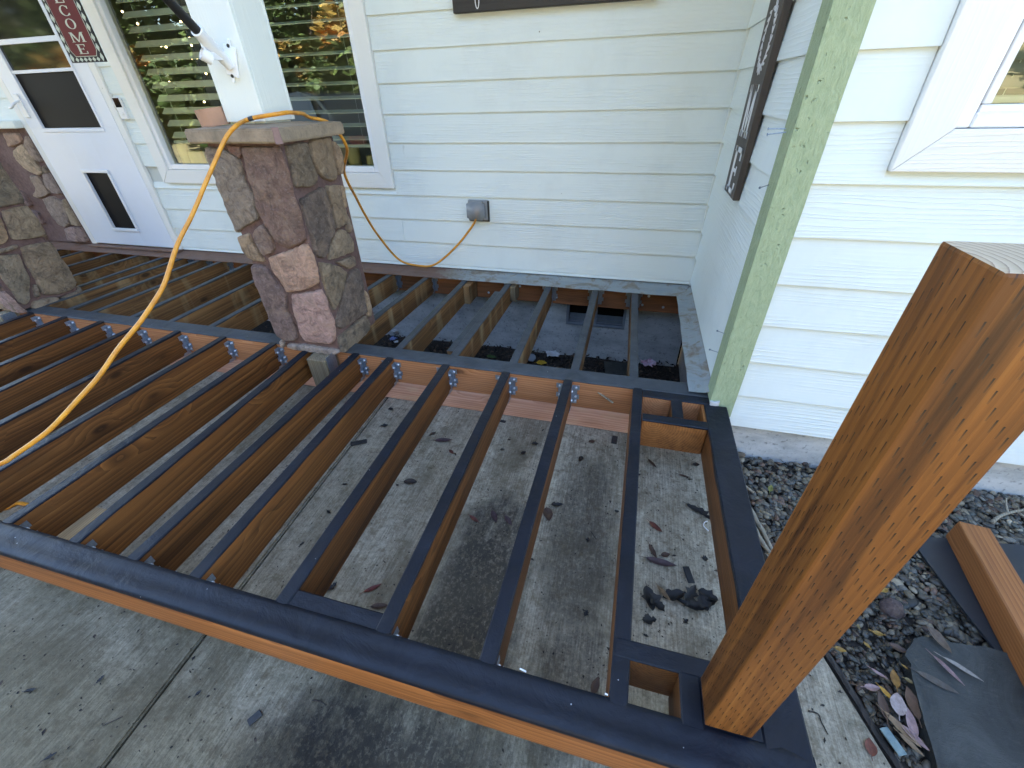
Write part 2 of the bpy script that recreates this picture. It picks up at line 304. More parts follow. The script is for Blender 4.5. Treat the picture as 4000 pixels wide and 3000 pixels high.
    c = m.mix(m.ma('MULTIPLY', m.ramp(b, [(0.54, 0.0), (0.72, 1.0)]), 0.6), c, m.mix(0.45, oc, (0.66, 0.60, 0.56)))
    dk = m.noise(m.vm('ADD', W, (3, 1, 2)), 9, 6, 0.75, 1.5)
    c = m.mix(m.ma('MULTIPLY', m.ramp(dk, [(0.52, 0.0), (0.66, 1.0)]), 0.55), c, (0.075, 0.058, 0.052))
    m.bump(m.ma('ADD', m.ma('MULTIPLY', a, 1.0), m.ma('MULTIPLY', b, 0.5)), 1.0, 0.034); MAT['stone'] = m.out(c, 0.8, 0, 0.25)
    m = NT('red_brown_mortar'); a = m.noise(m.obj(), 45, 5, 0.7); f = m.noise(m.obj(), 6, 3)
    m.bump(a, 0.6, 0.006); MAT['mortar'] = m.out(m.mix(m.ramp(m.ma('ADD', m.ma('MULTIPLY', a, 0.6), m.ma('MULTIPLY', f, 0.4)), [(0.35, 0), (0.65, 1)]), (0.085, 0.045, 0.038), (0.19, 0.115, 0.10)), 0.9)
    m = NT('cast_cap_concrete'); a = m.noise(m.obj(), 9, 6, 0.7); b = m.noise(m.obj(), 90, 4, 0.7)
    c = m.ramp(a, [(0.35, (0.20, 0.155, 0.108)), (0.65, (0.36, 0.27, 0.185))]); c = m.mix(m.ma('MULTIPLY', m.ramp(b, [(0.55, 0), (0.7, 1)]), 0.4), c, (0.09, 0.08, 0.07))
    m.bump(b, 0.4, 0.003); MAT['cap'] = m.out(c, 0.85)
    # glass
    def glass(name, tint, ior, base):
        m = NT(name); t = m.n.new('ShaderNodeBsdfTransparent'); t.inputs[0].default_value = tint+(1,)
        g = m.n.new('ShaderNodeBsdfGlossy'); g.inputs['Roughness'].default_value = 0.0; g.inputs[0].default_value = (0.95, 1.0, 0.95, 1)
        fr = m.n.new('ShaderNodeFresnel'); fr.inputs[0].default_value = ior
        x = m.n.new('ShaderNodeMixShader'); m.l.new(m.ma('ADD', fr.outputs[0], base, clamp=True), x.inputs[0]); m.l.new(t.outputs[0], x.inputs[1]); m.l.new(g.outputs[0], x.inputs[2])
        m.l.new(x.outputs[0], m.n['Material Output'].inputs[0]); return m.m
    MAT['glass'] = glass('window_glass', (0.84, 0.90, 0.82), 1.62, 0.045)
    m = NT('clear_plastic_cover'); m.b.inputs['Alpha'].default_value = 0.62; MAT['clearcover'] = m.out(m.mix(m.noise(m.obj(), 9, 3), (0.30, 0.32, 0.34), (0.38, 0.40, 0.42)), 0.22)
    m = NT('dark_storm_screen'); n = m.noise(m.obj((1, 1, 1)), 3, 4); MAT['screen'] = m.out(m.mix(n, (0.006, 0.007, 0.009), (0.016, 0.016, 0.018)), 0.06, 0, 0.6); m = NT('matte_dark_screen'); MAT['mesh'] = m.out(m.mix(m.noise(m.obj((1, 1, 1)), 3, 4), (0.004, 0.005, 0.008), (0.008, 0.008, 0.011)), 0.5, 0, 0.10)
    m = NT('room_wall_paint'); MAT['room'] = m.out(m.mix(m.noise(m.obj(), 3, 3), (0.30, 0.31, 0.28), (0.36, 0.37, 0.33)), 0.8)
    m = NT('white_blind_slat'); MAT['slat'] = m.out(m.mix(m.noise(m.obj((1, 9, 9)), 3, 3), (0.86, 0.90, 0.84), (0.78, 0.82, 0.76)), 0.45)
    m = NT('black_opening'); MAT['black'] = m.out(m.mix(m.noise(m.obj(), 20, 3), (0.004, 0.004, 0.004), (0.010, 0.009, 0.008)), 0.9)
    m = NT('grey_vent_plastic'); MAT['vent'] = m.out(m.mix(m.noise(m.obj((8, 8, 8)), 2, 4), (0.26, 0.28, 0.31), (0.16, 0.175, 0.20)), 0.6)
    def simple(name, a, b, sc=8, rough=0.6, metal=0.0, bump=0.0, st=(1, 1, 1)):
        m = NT(name); n = m.noise(m.obj(st, 5.0), sc, 5, 0.65)
        if bump: m.bump(n, bump, 0.004)
        return m.out(m.mix(m.ramp(n, [(0.3, 0), (0.7, 1)]), a, b), rough, metal)
    MAT['simple'] = simple
    MAT['slatdark'] = simple('olive_slat', (0.30, 0.31, 0.26), (0.24, 0.25, 0.20), 4, 0.6)  # darker olive slats for the projecting wall's window
    MAT['cord'] = simple('yellow_cord_rubber', (0.76, 0.34, 0.025), (0.50, 0.19, 0.02), 22, 0.45, 0, 0.15)
    MAT['cordband'] = simple('cord_tape_band', (0.02, 0.02, 0.02), (0.05, 0.05, 0.05), 30, 0.5)
    MAT['signwood'] = simple('dark_brown_sign_wood', (0.040, 0.028, 0.022), (0.062, 0.045, 0.036), 3, 0.55, 0, 0.25, (30, 30, 2))
    MAT['signblack'] = simple('black_sign_wood', (0.016, 0.013, 0.014), (0.030, 0.026, 0.026), 4, 0.5, 0, 0.2, (2, 20, 20))
    MAT['signred'] = simple('dark_red_sign_paint', (0.10, 0.011, 0.013), (0.135, 0.018, 0.018), 5, 0.5)
    MAT['signwhite'] = simple('white_sign_paint', (0.78, 0.78, 0.80), (0.70, 0.70, 0.72), 20, 0.5)
    MAT['signcream'] = simple('cream_sign_paint', (0.55, 0.58, 0.47), (0.48, 0.51, 0.42), 20, 0.5)
    MAT['cardboard'] = simple('brown_cardboard', (0.42, 0.235, 0.15), (0.36, 0.20, 0.125), 12, 0.8)
    MAT['slate'] = simple('grey_slate', (0.030, 0.034, 0.033), (0.078, 0.084, 0.078), 9, 0.75, 0, 1.0, (1.6, 1, 1))
    MAT['mat'] = simple('black_rubber_sheet', (0.016, 0.019, 0.024), (0.028, 0.031, 0.037), 6, 0.5, 0, 0.2)
    MAT['soil'] = simple('dark_damp_soil', (0.018, 0.014, 0.011), (0.045, 0.035, 0.027), 40, 0.95, 0, 0.8)
    MAT['ground'] = simple('brown_grass_ground', (0.20, 0.19, 0.10), (0.34, 0.28, 0.17), 1.5, 0.95)
    MAT['roof'] = simple('grey_roof_shingle', (0.06, 0.06, 0.06), (0.11, 0.105, 0.10), 20, 0.9)
    MAT['soffit'] = simple('white_soffit_paint', (0.62, 0.64, 0.60), (0.56, 0.58, 0.54), 5, 0.6)
    MAT['wrapper'] = simple('pink_wrapper', (0.62, 0.22, 0.30), (0.70, 0.66, 0.74), 35, 0.4)
    MAT['paper'] = simple('white_paper', (0.62, 0.64, 0.68), (0.48, 0.44, 0.42), 14, 0.7)
    MAT['bluebit'] = simple('blue_plastic', (0.03, 0.06, 0.30), (0.25, 0.32, 0.55), 20, 0.4)
    m = NT('grey_slate'); a = m.noise(m.obj((1.5, 1, 1)), 5, 7, 0.7, 0.8); b = m.noise(m.obj((1, 2.5, 1)), 38, 6, 0.75); d = m.noise(m.obj((1, 1, 1)), 3.2, 5, 0.6, 1.0)
    c = m.ramp(a, [(0.32, (0.022, 0.023, 0.021)), (0.55, (0.044, 0.046, 0.042)), (0.75, (0.075, 0.076, 0.068))]); c = m.mix(m.ma('MULTIPLY', m.ramp(b, [(0.55, 0), (0.72, 1)]), 0.40), c, (0.11, 0.105, 0.09)); c = m.mix(m.ma('MULTIPLY', m.ramp(d, [(0.55, 0), (0.66, 1)]), 0.75), c, (0.012, 0.0115, 0.010))
    m.bump(m.ma('ADD', a, m.ma('MULTIPLY', b, 0.3)), 0.9, 0.012); MAT['slate'] = m.out(c, 0.7)
    MAT['paintchip'] = simple('pale_blue_paint_chip', (0.10, 0.15, 0.155), (0.22, 0.28, 0.27), 40, 0.7)
    MAT['wax'] = simple('cream_candle_wax', (0.62, 0.52, 0.26), (0.70, 0.55, 0.22), 5, 0.5)
    MAT['blackmetal'] = simple('black_pole_paint', (0.010, 0.010, 0.011), (0.02, 0.02, 0.02), 12, 0.45)
    MAT['blackshim'] = simple('black_membrane_scrap', (0.012, 0.012, 0.013), (0.03, 0.03, 0.03), 30, 0.7)
    MAT['carpaint'] = simple('dark_car_paint', (0.010, 0.011, 0.013), (0.014, 0.015, 0.017), 3, 0.12)
    MAT['tyre'] = simple('tyre_rubber', (0.015, 0.015, 0.015), (0.03, 0.03, 0.03), 20, 0.8)
    MAT['bark'] = simple('tree_bark', (0.09, 0.065, 0.045), (0.16, 0.125, 0.09), 14, 0.9, 0, 0.6, (1, 1, 0.3))
    # per-vertex coloured materials
    def vcol(name, rough, sc, bump=0.3, trans=0.0):
        m = NT(name); a = m.n.new('ShaderNodeAttribute'); a.attribute_name = 'Col'; n = m.noise(m.world(), sc, 4, 0.7)
        c = m.mix(m.ramp(n, [(0.3, 0.0), (0.7, 1.0)]), m.mix(1.0, a.outputs[0], (0.55, 0.55, 0.55), 'MULTIPLY'), a.outputs[0])
        m.bump(n, bump, 0.002)
        return m.out(c, rough, 0, 0.4)
    MAT['pebble'] = vcol('river_pebble_stone', 0.45, 90)
    MAT['litter'] = vcol('leaf_litter', 0.8, 60)
    m = NT('dry_leaf'); oc = m.oi.outputs['Color']; n = m.noise(m.obj((1, 1, 1), 3.0), 60, 4, 0.7)
    v = m.noise(m.obj((30, 190, 1), 3.0), 1.0, 2)
    c = m.mix(m.ramp(n, [(0.3, 0), (0.7, 1)]), m.mix(1.0, oc, (0.5, 0.45, 0.42), 'MULTIPLY'), oc); c = m.mix(m.ma('MULTIPLY', m.ramp(v, [(0.55, 0), (0.65, 1)]), 0.4), c, m.mix(1.0, oc, (0.4, 0.3, 0.3), 'MULTIPLY'))
    MAT['leaf'] = m.out(c, 0.6)
    def foliage(name, cols):
        m = NT(name); a = m.n.new('ShaderNodeAttribute'); a.attribute_name = 'Col'
        m.b.inputs['Subsurface Weight'].default_value = 0.0
        return m.out(a.outputs[0], 0.6)
    MAT['foliage'] = foliage('tree_foliage', None)
    m = NT('lit_fairy_bulb'); m.b.inputs['Emission Color'].default_value = (1.0, 0.72, 0.35, 1); m.b.inputs['Emission Strength'].default_value = 1.6
    MAT['bulb'] = m.out((0.9, 0.8, 0.6), 0.3)
build_materials()
# ------------------------------------------------------------------ geometry helpers
def tag(o, label=None, cat=None, group=None, kind=None):
    if label: o['label'] = label
    if cat: o['category'] = cat
    if group: o['group'] = group
    if kind: o['kind'] = kind
    return o
def empty(name, loc, label=None, cat=None, group=None, kind=None):
    o = bpy.data.objects.new(name, None); COL.objects.link(o); o.location = loc; o.empty_display_size = 0.1
    return tag(o, label, cat, group, kind)
def par(o, p):
    if p is None: return o
    w = Matrix.Identity(4); q = p; chain = []
    while q is not None: chain.append(q); q = q.parent
    for q in reversed(chain):
        w = w @ q.matrix_parent_inverse @ q.matrix_basis
    o.parent = p; o.matrix_parent_inverse = w.inverted(); return o
def add(name, me, mat, parent=None, loc=(0, 0, 0), rot=(0, 0, 0), smooth=False):
    if isinstance(mat, str): mat = MAT[mat]
    o = bpy.data.objects.new(name, me); COL.objects.link(o); o.location = loc; o.rotation_euler = rot
    if mat is not None and not me.materials: me.materials.append(mat)
    if smooth:
        me.polygons.foreach_set('use_smooth', [True]*len(me.polygons))
    par(o, parent); return o
def mesh(verts, faces, name='m'):
    me = bpy.data.meshes.new(name); me.from_pydata([tuple(v) for v in verts], [], faces); me.update(); return me
def bm_mesh(bm, name='m'):
    me = bpy.data.meshes.new(name); bmesh.ops.recalc_face_normals(bm, faces=bm.faces); bm.to_mesh(me); bm.free(); return me
def bbox(bm, c, s, rot=None):
    r = bmesh.ops.create_cube(bm, size=1.0); vs_ = r['verts']
    for v in vs_: v.co = Vector((v.co.x*s[0], v.co.y*s[1], v.co.z*s[2]))
    if rot: bmesh.ops.rotate(bm, verts=vs_, cent=(0, 0, 0), matrix=rot)
    bmesh.ops.translate(bm, verts=vs_, vec=c); return vs_
def box_mesh(sx, sy, sz, bev=0.002, seg=1):
    bm = bmesh.new(); bbox(bm, (0, 0, 0), (sx, sy, sz))
    if bev: bmesh.ops.bevel(bm, geom=list(bm.edges), offset=bev, segments=seg, affect='EDGES', profile=0.6)
    return bm_mesh(bm)
def box(name, x0, x1, y0, y1, z0, z1, mat, parent=None, bev=0.002, rot=(0, 0, 0), seg=1):
    me = box_mesh(abs(x1-x0), abs(y1-y0), abs(z1-z0), bev, seg)
    return add(name, me, mat, parent, ((x0+x1)/2, (y0+y1)/2, (z0+z1)/2), rot)
def cyl(bm, p0, p1, r0, r1=None, n=12, cap=True):
    p0, p1 = Vector(p0), Vector(p1); r1 = r0 if r1 is None else r1
    d = p1-p0; q = d.to_track_quat('Z', 'Y')
    a = [bm.verts.new(p0+q @ Vector((math.cos(t)*r0, math.sin(t)*r0, 0))) for t in [2*math.pi*i/n for i in range(n)]]
    b = [bm.verts.new(p1+q @ Vector((math.cos(t)*r1, math.sin(t)*r1, 0))) for t in [2*math.pi*i/n for i in range(n)]]
    for i in range(n): bm.faces.new((a[i], a[(i+1) % n], b[(i+1) % n], b[i]))
    if cap: bm.faces.new(a[::-1]); bm.faces.new(b)
def smooth_path(pts, sub=8):
    pts = [Vector(p) for p in pts]; out = []
    for i in range(len(pts)-1):
        p0 = pts[max(i-1, 0)]; p1 = pts[i]; p2 = pts[i+1]; p3 = pts[min(i+2, len(pts)-1)]
        for k in range(sub):
            t = k/sub
            out.append(0.5*((2*p1)+(p2-p0)*t+(2*p0-5*p1+4*p2-p3)*t*t+(3*p1-p0-3*p2+p3)*t**3))
    out.append(pts[-1]); return out
def tube_mesh(path, r, n=10, radii=None):
    vs_, fs = [], []; up = Vector((0.13, 0.2, 1)).normalized()
    for i, p in enumerate(path):
        t = (path[min(i+1, len(path)-1)]-path[max(i-1, 0)]).normalized()
        a = t.cross(up)
        if a.length < 1e-3: a = t.cross(Vector((1, 0, 0)))
        a.normalize(); b = t.cross(a); rr = r if radii is None else radii[i]
        for k in range(n):
            th = 2*math.pi*k/n; vs_.append(p+a*math.cos(th)*rr+b*math.sin(th)*rr)
    for i in range(len(path)-1):
        for k in range(n):
            fs.append((i*n+k, i*n+(k+1) % n, (i+1)*n+(k+1) % n, (i+1)*n+k))
    fs.append(tuple(range(n))[::-1]); fs.append(tuple((len(path)-1)*n+k for k in range(n)))
    return mesh(vs_, fs)
def nz(p, s=1.0): return noise.noise(Vector(p)*s)

# ------------------------------------------------------------------ the setting
def ground():
    # one sheet to the horizon with an opening for the crawl space and rising to a bank behind the photographer
    xs = sorted(set([-60, -45, -36, -30, -26, -22, -18, -15, -12, -9.2, -7, -5, -3, -1.5, 0.06, 0.3, 0.8, 1.5, 3, 6, 10, 16, 25, 40, 60]))
    ys = sorted(set([-60, -45, -36, -30, -26, -23, -20, -18, -16, -14, -12.5, -11, -9.5, -8, -6, -4, -3, -2.2, -1.27, 0.05, 4, 9, 14, 25, 40, 60]))
    def h(x, y):
        z = -0.315
        if y < -9.5: t = min(1, (-9.5-y)/16); z += 5.5*t*t*(3-2*t)+0.5*nz((x, y, 0), 0.2)*t
        return z
    vs_ = [(x, y, h(x, y)) for y in ys for x in xs]; fs = []
    nx = len(xs)
    for j in range(len(ys)-1):
        for i in range(nx-1):
            if xs[i] >= -9.2 and xs[i+1] <= 0.06 and ys[j] >= -1.27 and ys[j+1] <= 0.05: continue
            fs.append((j*nx+i, j*nx+i+1, (j+1)*nx+i+1, (j+1)*nx+i))
    tag(add('ground', mesh(vs_, fs), 'ground', smooth=True), kind='structure')
    # floor of the crawl space under the rear of the deck
    n = 40; vs_ = []; fs = []
    for j in range(9):
        for i in range(n+1):
            x = -9.2+9.26*i/n; y = -1.27+1.32*j/8; vs_.append((x, y, -0.622+0.02*nz((x, y, 1), 4)))
    for j in range(8):
        for i in range(n): fs.append((j*(n+1)+i, j*(n+1)+i+1, (j+1)*(n+1)+i+1, (j+1)*(n+1)+i))
    tag(add('crawl_soil', mesh(vs_, fs), 'soil', smooth=True), kind='structure')
    box('soil_bank', -9.2, 0.06, -1.275, -1.2445, -0.66, -0.277, 'soil', tag(empty('soil_step', (-4, -1.26, -0.6)), kind='structure'), 0)
ground()

def slab():
    root = tag(empty('patio_slab', (-1, -2, ZC-0.1)), kind='structure')
    def pan(pts, nm):
        bm = bmesh.new(); f = bm.faces.new([bm.verts.new((x, y, ZC)) for x, y in pts])
        e = bmesh.ops.extrude_face_region(bm, geom=[f]); bmesh.ops.translate(bm, verts=[v for v in e['geom'] if isinstance(v, bmesh.types.BMVert)], vec=(0, 0, -0.1))
        top = [ed for ed in bm.edges if all(abs(v.co.z-ZC) < 1e-6 for v in ed.verts)]
        bmesh.ops.bevel(bm, geom=top, offset=0.006, segments=2, affect='EDGES')
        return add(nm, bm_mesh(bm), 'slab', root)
    jx = lambda y: -1.625+(-1.29-y)*0.048
    rx = lambda y: 0.135+(-1.63-y)*0.10 if y > -1.8 else 0.155+(-1.8-y)*0.345
    g = 0.0035
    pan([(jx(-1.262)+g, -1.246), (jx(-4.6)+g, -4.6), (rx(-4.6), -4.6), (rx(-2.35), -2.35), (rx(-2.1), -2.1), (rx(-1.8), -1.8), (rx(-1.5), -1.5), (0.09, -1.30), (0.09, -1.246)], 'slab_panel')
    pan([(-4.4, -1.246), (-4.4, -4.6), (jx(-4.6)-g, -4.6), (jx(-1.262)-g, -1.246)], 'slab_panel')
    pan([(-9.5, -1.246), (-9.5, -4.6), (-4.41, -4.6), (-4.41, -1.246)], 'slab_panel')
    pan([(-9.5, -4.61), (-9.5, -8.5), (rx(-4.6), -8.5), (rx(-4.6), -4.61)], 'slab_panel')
slab()

# ------------------------------------------------------------------ house
HOUSE = empty('house', (-4, 4, -0.3), 'pale mint lap sided house with white framed windows and a sage green corner board', 'house')
def plank_mesh(L, hgt, x_off=0.0):
    # bevelled lap board along x: bottom edge proud, top tucked behind the next one; slightly uneven bottom edge
    n = max(2, int(L/0.25)); vs_ = []
    prof = [(-0.0175, 0.0), (-0.0175, 0.004), (-0.0045, hgt+0.024), (0.0035, hgt+0.024), (-0.0062, 0.0)]
    for i in range(n+1):
        x = -L/2+L*i/n; j = 0.0007*nz((x*3+x_off, x_off, 0))
        for (y, z) in prof: vs_.append((x, y+0.0006*nz((x*2, x_off, z*9)), z+(j if z < 0.01 else 0)))
    k = len(prof); fs = []
    for i in range(n):
        for a in range(k): fs.append((i*k+a, (i+1)*k+a, (i+1)*k+(a+1) % k, i*k+(a+1) % k))
    fs.append(tuple(range(k))); fs.append(tuple(n*k+a for a in range(k))[::-1])
    return mesh(vs_, fs)
_pm = {}
def plank(x0, x1, zi, hgt, y=0.0, wall='back'):
    key = (round(x1-x0, 3), round(hgt, 3))
    if key not in _pm: _pm[key] = plank_mesh(x1-x0, hgt, random.random()*50)
    me = _pm[key]
    if wall == 'back': o = add('siding_plank', me, 'siding', HOUSE, ((x0+x1)/2, y, zi))
    else: o = add('siding_plank', me, 'siding', HOUSE, (y, (x0+x1)/2, zi), (0, 0, -math.pi/2))
    return o
def courses(lo, hi): return [i for i in range(lo, hi)]
def house():
    WX0, WX1, WZ0, WZ1 = -4.11, -2.06, 0.58, 2.14       # front window with its casing
    DX0, DX1 = -5.332, -4.262                           # door with its casing
    # sheathing behind the boards, with the window opening left free
    box('wall', -2.07, 0.15, 0.004, 0.10, 0.03, 3.15, 'soffit', HOUSE, 0)
    box('wall', -4.10, -2.07, 0.004, 0.10, 0.03, 0.66, 'soffit', HOUSE, 0)
    box('wall', -4.10, -2.07, 0.004, 0.10, 2.08, 3.15, 'soffit', HOUSE, 0)
    box('wall', -9.0, -4.10, 0.004, 0.10, 0.03, 3.15, 'soffit', HOUSE, 0)
    box('wall', 0.004, 0.10, -D+0.004, 0.003, -0.10, 3.15, 'soffit', HOUSE, 0)
    box('wall', 0.10, 0.36, -D+0.004, -D+0.1, -0.10, 3.15, 'soffit', HOUSE, 0)
    box('wall', 0.36, 1.30, -D+0.004, -D+0.1, -0.10, 0.97, 'soffit', HOUSE, 0)
    box('wall', 0.36, 1.30, -D+0.004, -D+0.1, 2.06, 3.15, 'soffit', HOUSE, 0)
    box('wall', 1.30, 7.0, -D+0.004, -D+0.1, -0.10, 3.15, 'soffit', HOUSE, 0)
    box('wall', -9.1, -9.0, 0.0, 8.0, -0.3, 3.15, 'soffit', HOUSE, 0)  # unseen side and rear walls, added so no sun leaks under the roof
    box('wall', 7.0, 7.1, -D, 8.0, -0.3, 3.15, 'soffit', HOUSE, 0)
    box('wall', -9.0, 7.0, 8.0, 8.1, -0.3, 3.15, 'soffit', HOUSE, 0)
    # courses of lap siding
    for i in range(-11, 9):
        z = ZA-i*S; top = z+S
        # back wall right of the window
        if z > WZ0-0.02 and z < WZ1: a = WX1+0.002
        else: a = None
        if a is not None: plank(a, -0.016, z, S)
        elif top > WZ0 and z < WZ0: plank(-4.258, -0.016, z, WZ0-z-0.024)  ; plank(WX1+0.002, -0.016, z, S)
        elif z < WZ0:
            cut = [-2.55, -2.03, -3.3, -1.1, -2.8][i % 5]
            if i in (7, 5): plank(-4.258, -2.055, z, S); plank(-2.053, -0.016, z, S)
            else: plank(-4.258, -0.016, z, S)
        else: plank(-4.258, -0.016, z, S)
        # strip between window and door
        if WZ0-0.02 < z < WZ1: plank(-4.258, WX0-0.002, z, S)
        # left of the door, above the stone
        if z > 1.0: plank(-8.9, DX0-0.002, z, S)
        # return wall
        plank(-1.198, -0.016, z, S, 0.0, 'ret')
    plank(-4.258, -0.016, 0.036, 0.006)
    for i in range(-11, 10):
        z = ZA-i*S; top = z+S
        if z > 0.87: plank(0.074, 0.252, z, S, -D); plank(1.41, 6.9, z, S, -D)
        elif top > 0.89: plank(0.074, 0.252, z, S, -D); plank(0.252, 1.41, z, max(0.01, 0.888-z-0.024), -D); plank(1.41, 6.9, z, S, -D)
        else: plank(0.074, 6.9, z, S, -D)
    # inside corner strip
    box('corner_strip', -0.016, 0.002, -0.017, 0.003, 0.034, 3.1, 'column', HOUSE, 0.002)
    box('corner_strip', -0.0185, 0.003, -0.034, -0.0175, 0.034, 3.1, 'column', HOUSE, 0.002)
    # sage green corner boards
    def green(name, x0, x1, y0, y1, z0, z1):
        n = 60; vs_ = []; fs = []
        for i in range(n+1):
            z = z0+(z1-z0)*i/n
            for (x, y) in ((x0, y0), (x1, y0), (x1, y1), (x0, y1)):
                vs_.append((x+0.0012*nz((x*9, y*9, z*14)), y+0.0012*nz((x*9+5, y*9, z*14)), z+(0.012*nz((x*60, y*60, 3)) if i == 0 else 0)))
        for i in range(n):
            for a in range(4): fs.append((i*4+a, i*4+(a+1) % 4, (i+1)*4+(a+1) % 4, (i+1)*4+a))
        fs += [(3, 2, 1, 0), (n*4, n*4+1, n*4+2, n*4+3)]
        return add(name, mesh(vs_, fs), 'green', HOUSE)
    green('corner_board', -0.022, 0.072, -D-0.022, -D-0.0155, -0.05, 3.1)
    green('corner_board', -0.022, -0.0155, -D-0.0150, -1.200, -0.015, 3.1)
    # rotted foot of the corner board
    bm = bmesh.new(); bbox(bm, (0, 0, 0), (0.03, 0.012, 0.055)); bmesh.ops.subdivide_edges(bm, edges=list(bm.edges), cuts=3)
    for v in bm.verts: v.co += Vector((nz(v.co*60), nz(v.co*60+Vector((5, 0, 0))), nz(v.co*60+Vector((0, 5, 0)))))*0.006
    add('rotten_board_end', bm_mesh(bm), MAT['paper'], HOUSE, (-0.006, -D-0.030, -0.006))
    # nails left standing in the edge of the corner board
    def nail(pa, pb):
        bm = bmesh.new(); cyl(bm, pa, pb, 0.0016, n=8); d = (Vector(pb)-Vector(pa)).normalized(); cyl(bm, pb, Vector(pb)+d*0.0015, 0.004, n=10)
        add('nail', bm_mesh(bm), 'galv', HOUSE)
    z8 = lambda x, y: (2700+x/2.0733, y/2.0733); z23 = lambda x, y: (2300+x/3.687, 1000+y/3.687)
    for f, a, b in ((z8, (765, 1043), (710, 1043)), (z8, (768, 1070), (712, 1077)), (z8, (625, 1498), (532, 1528)), (z23, (1950, 1115), (1855, 1080)), (z23, (1855, 1375), (1772, 1355))):
        p = U(*f(*a), 'x', -0.024); q = U(*f(*b), 'x', -0.04); q = p+(q-p).normalized()*0.05; p.y = min(p.y, -1.203); nail(p, q)
    # flashing along the back wall and the return
    def flash(pts_in, pts_out, n, name='flashing'):
        vs_, fs = [], []
        a0, a1 = map(Vector, pts_in); b0, b1 = map(Vector, pts_out)
        for i in range(n+1):
            t = i/n; a = a0.lerp(a1, t); b = b0.lerp(b1, t)
            for k, s_ in enumerate((0, 0.33, 0.36, 0.7, 1.0)):
                p = a.lerp(b, s_); w = 0.004*nz((p.x*6, p.y*6, k*2.0))+0.002*nz((p.x*25, p.y*25, 0))
                z = (0.028 if k == 0 else 0.0135 if k < 3 else 0.0095)+w*(0.4 if k < 2 else 0.8)
                if k == 4: p = p+(b-a).normalized()*(0.006*nz((p.x*8, p.y*8, 9)))
                vs_.append((p.x, p.y, z)); 
            vs_.append((p.x, p.y, z-0.004))
        for i in range(n):
            for k in range(5): fs.append((i*6+k, i*6+k+1, (i+1)*6+k+1, (i+1)*6+k))
        return add(name, mesh(vs_, fs), 'flash', HOUSE, smooth=False)
    flash(((-8.9, -0.004, 0), (-0.004, -0.004, 0)), ((-8.9, -0.165, 0), (-0.10, -0.165, 0)), 160)
    fl = flash(((-0.004, -0.03, 0), (-0.004, -1.247, 0)), ((-0.10, -0.15, 0), (-0.103, -1.247, 0)), 40); fl.location.z += 0.004
    # foundations
    box('foundation', -9.0, -0.82, 0.006, 0.12, -0.66, 0.028, 'found', HOUSE, 0)
    box('foundation', -0.82, -0.39, 0.006, 0.12, -0.66, -0.345, 'found', HOUSE, 0)
    box('foundation', -0.82, -0.39, 0.006, 0.12, -0.155, 0.028, 'found', HOUSE, 0)
    box('foundation', -0.39, 0.02, 0.006, 0.12, -0.66, 0.028, 'found', HOUSE, 0)
    box('foundation', 0.045, 0.12, -1.262, 0.10, -0.66, -0.105, 'found', HOUSE, 0)
    box('foundation', 0.05, 7.0, -D+0.012, -D+0.14, -0.60, -0.103, 'found', HOUSE, 0.004)
    # crawl space vent
    v = box('foundation_vent', -0.82, -0.39, 0.10, 0.112, -0.345, -0.155, 'black', HOUSE, 0)
    for (a, b, c, d) in ((-0.82, -0.39, -0.345, -0.325), (-0.82, -0.39, -0.175, -0.155), (-0.82, -0.80, -0.325, -0.175), (-0.41, -0.39, -0.325, -0.175), (-0.615, -0.595, -0.325, -0.175)):
        box('vent_frame', a, b, -0.004, 0.03, c, d, 'vent', v, 0.002)
    for k in range(3): box('louvre', -0.80, -0.41, 0.035, 0.060, -0.322+k*0.020, -0.318+k*0.020, 'vent', v, 0.001, (0.5, 0, 0))
    # roof and porch ceiling: shade the wall as in the photograph
    box('porch_ceiling', -9.2, 7.2, -1.45, 0.0, 3.12, 3.16, 'soffit', HOUSE, 0)
    box('porch_beam', -9.2, 0.02, -1.21, -1.00, 2.90, 3.12, 'soffit', HOUSE, 0.004)
    box('fascia', -9.2, 7.2, -1.49, -1.451, 3.06, 3.28, 'soffit', HOUSE, 0.004)
    rv = [(-9.4, -1.6, 3.17), (7.4, -1.6, 3.17), (7.4, 3.2, 5.4), (-9.4, 3.2, 5.4), (7.4, 8.4, 3.1), (-9.4, 8.4, 3.1)]
    rv += [(x, y, z+0.12) for x, y, z in rv]
    add('roof', mesh(rv, [(0, 3, 2, 1), (3, 5, 4, 2), (6, 7, 8, 9), (9, 8, 10, 11), (0, 1, 7, 6), (4, 5, 11, 10), (1, 2, 8, 7), (2, 4, 10, 8), (0, 6, 9, 3), (3, 9, 11, 5)]), 'roof', HOUSE)
    for gx in (-9.05, 7.05):
        add('gable', mesh([(gx, -1.4, 3.16), (gx, 8.05, 3.16), (gx, 3.2, 5.3)], [(0, 1, 2)]), 'soffit', HOUSE)
    # ---- front window
    def window(x0, x1, z0, z1, y, cas, mull=(), closed=True, sill=True, right_in=True):
        w = empty('window', ((x0+x1)/2, y, z0)); par(w, HOUSE)
        # casing boards (outer), mitred look: side boards run through
        def trap(pl, mt, yf):
            bm = bmesh.new(); f = bm.faces.new([bm.verts.new((px, y-0.001, pz)) for px, pz in pl]); e = bmesh.ops.extrude_face_region(bm, geom=[f]); bmesh.ops.translate(bm, verts=[v for v in e['geom'] if isinstance(v, bmesh.types.BMVert)], vec=(0, -yf, 0))
            bmesh.ops.bevel(bm, geom=list(bm.edges), offset=0.002, segments=1, affect='EDGES'); add('casing', bm_mesh(bm), mt, w)
        c_, g_ = cas, 0.0008
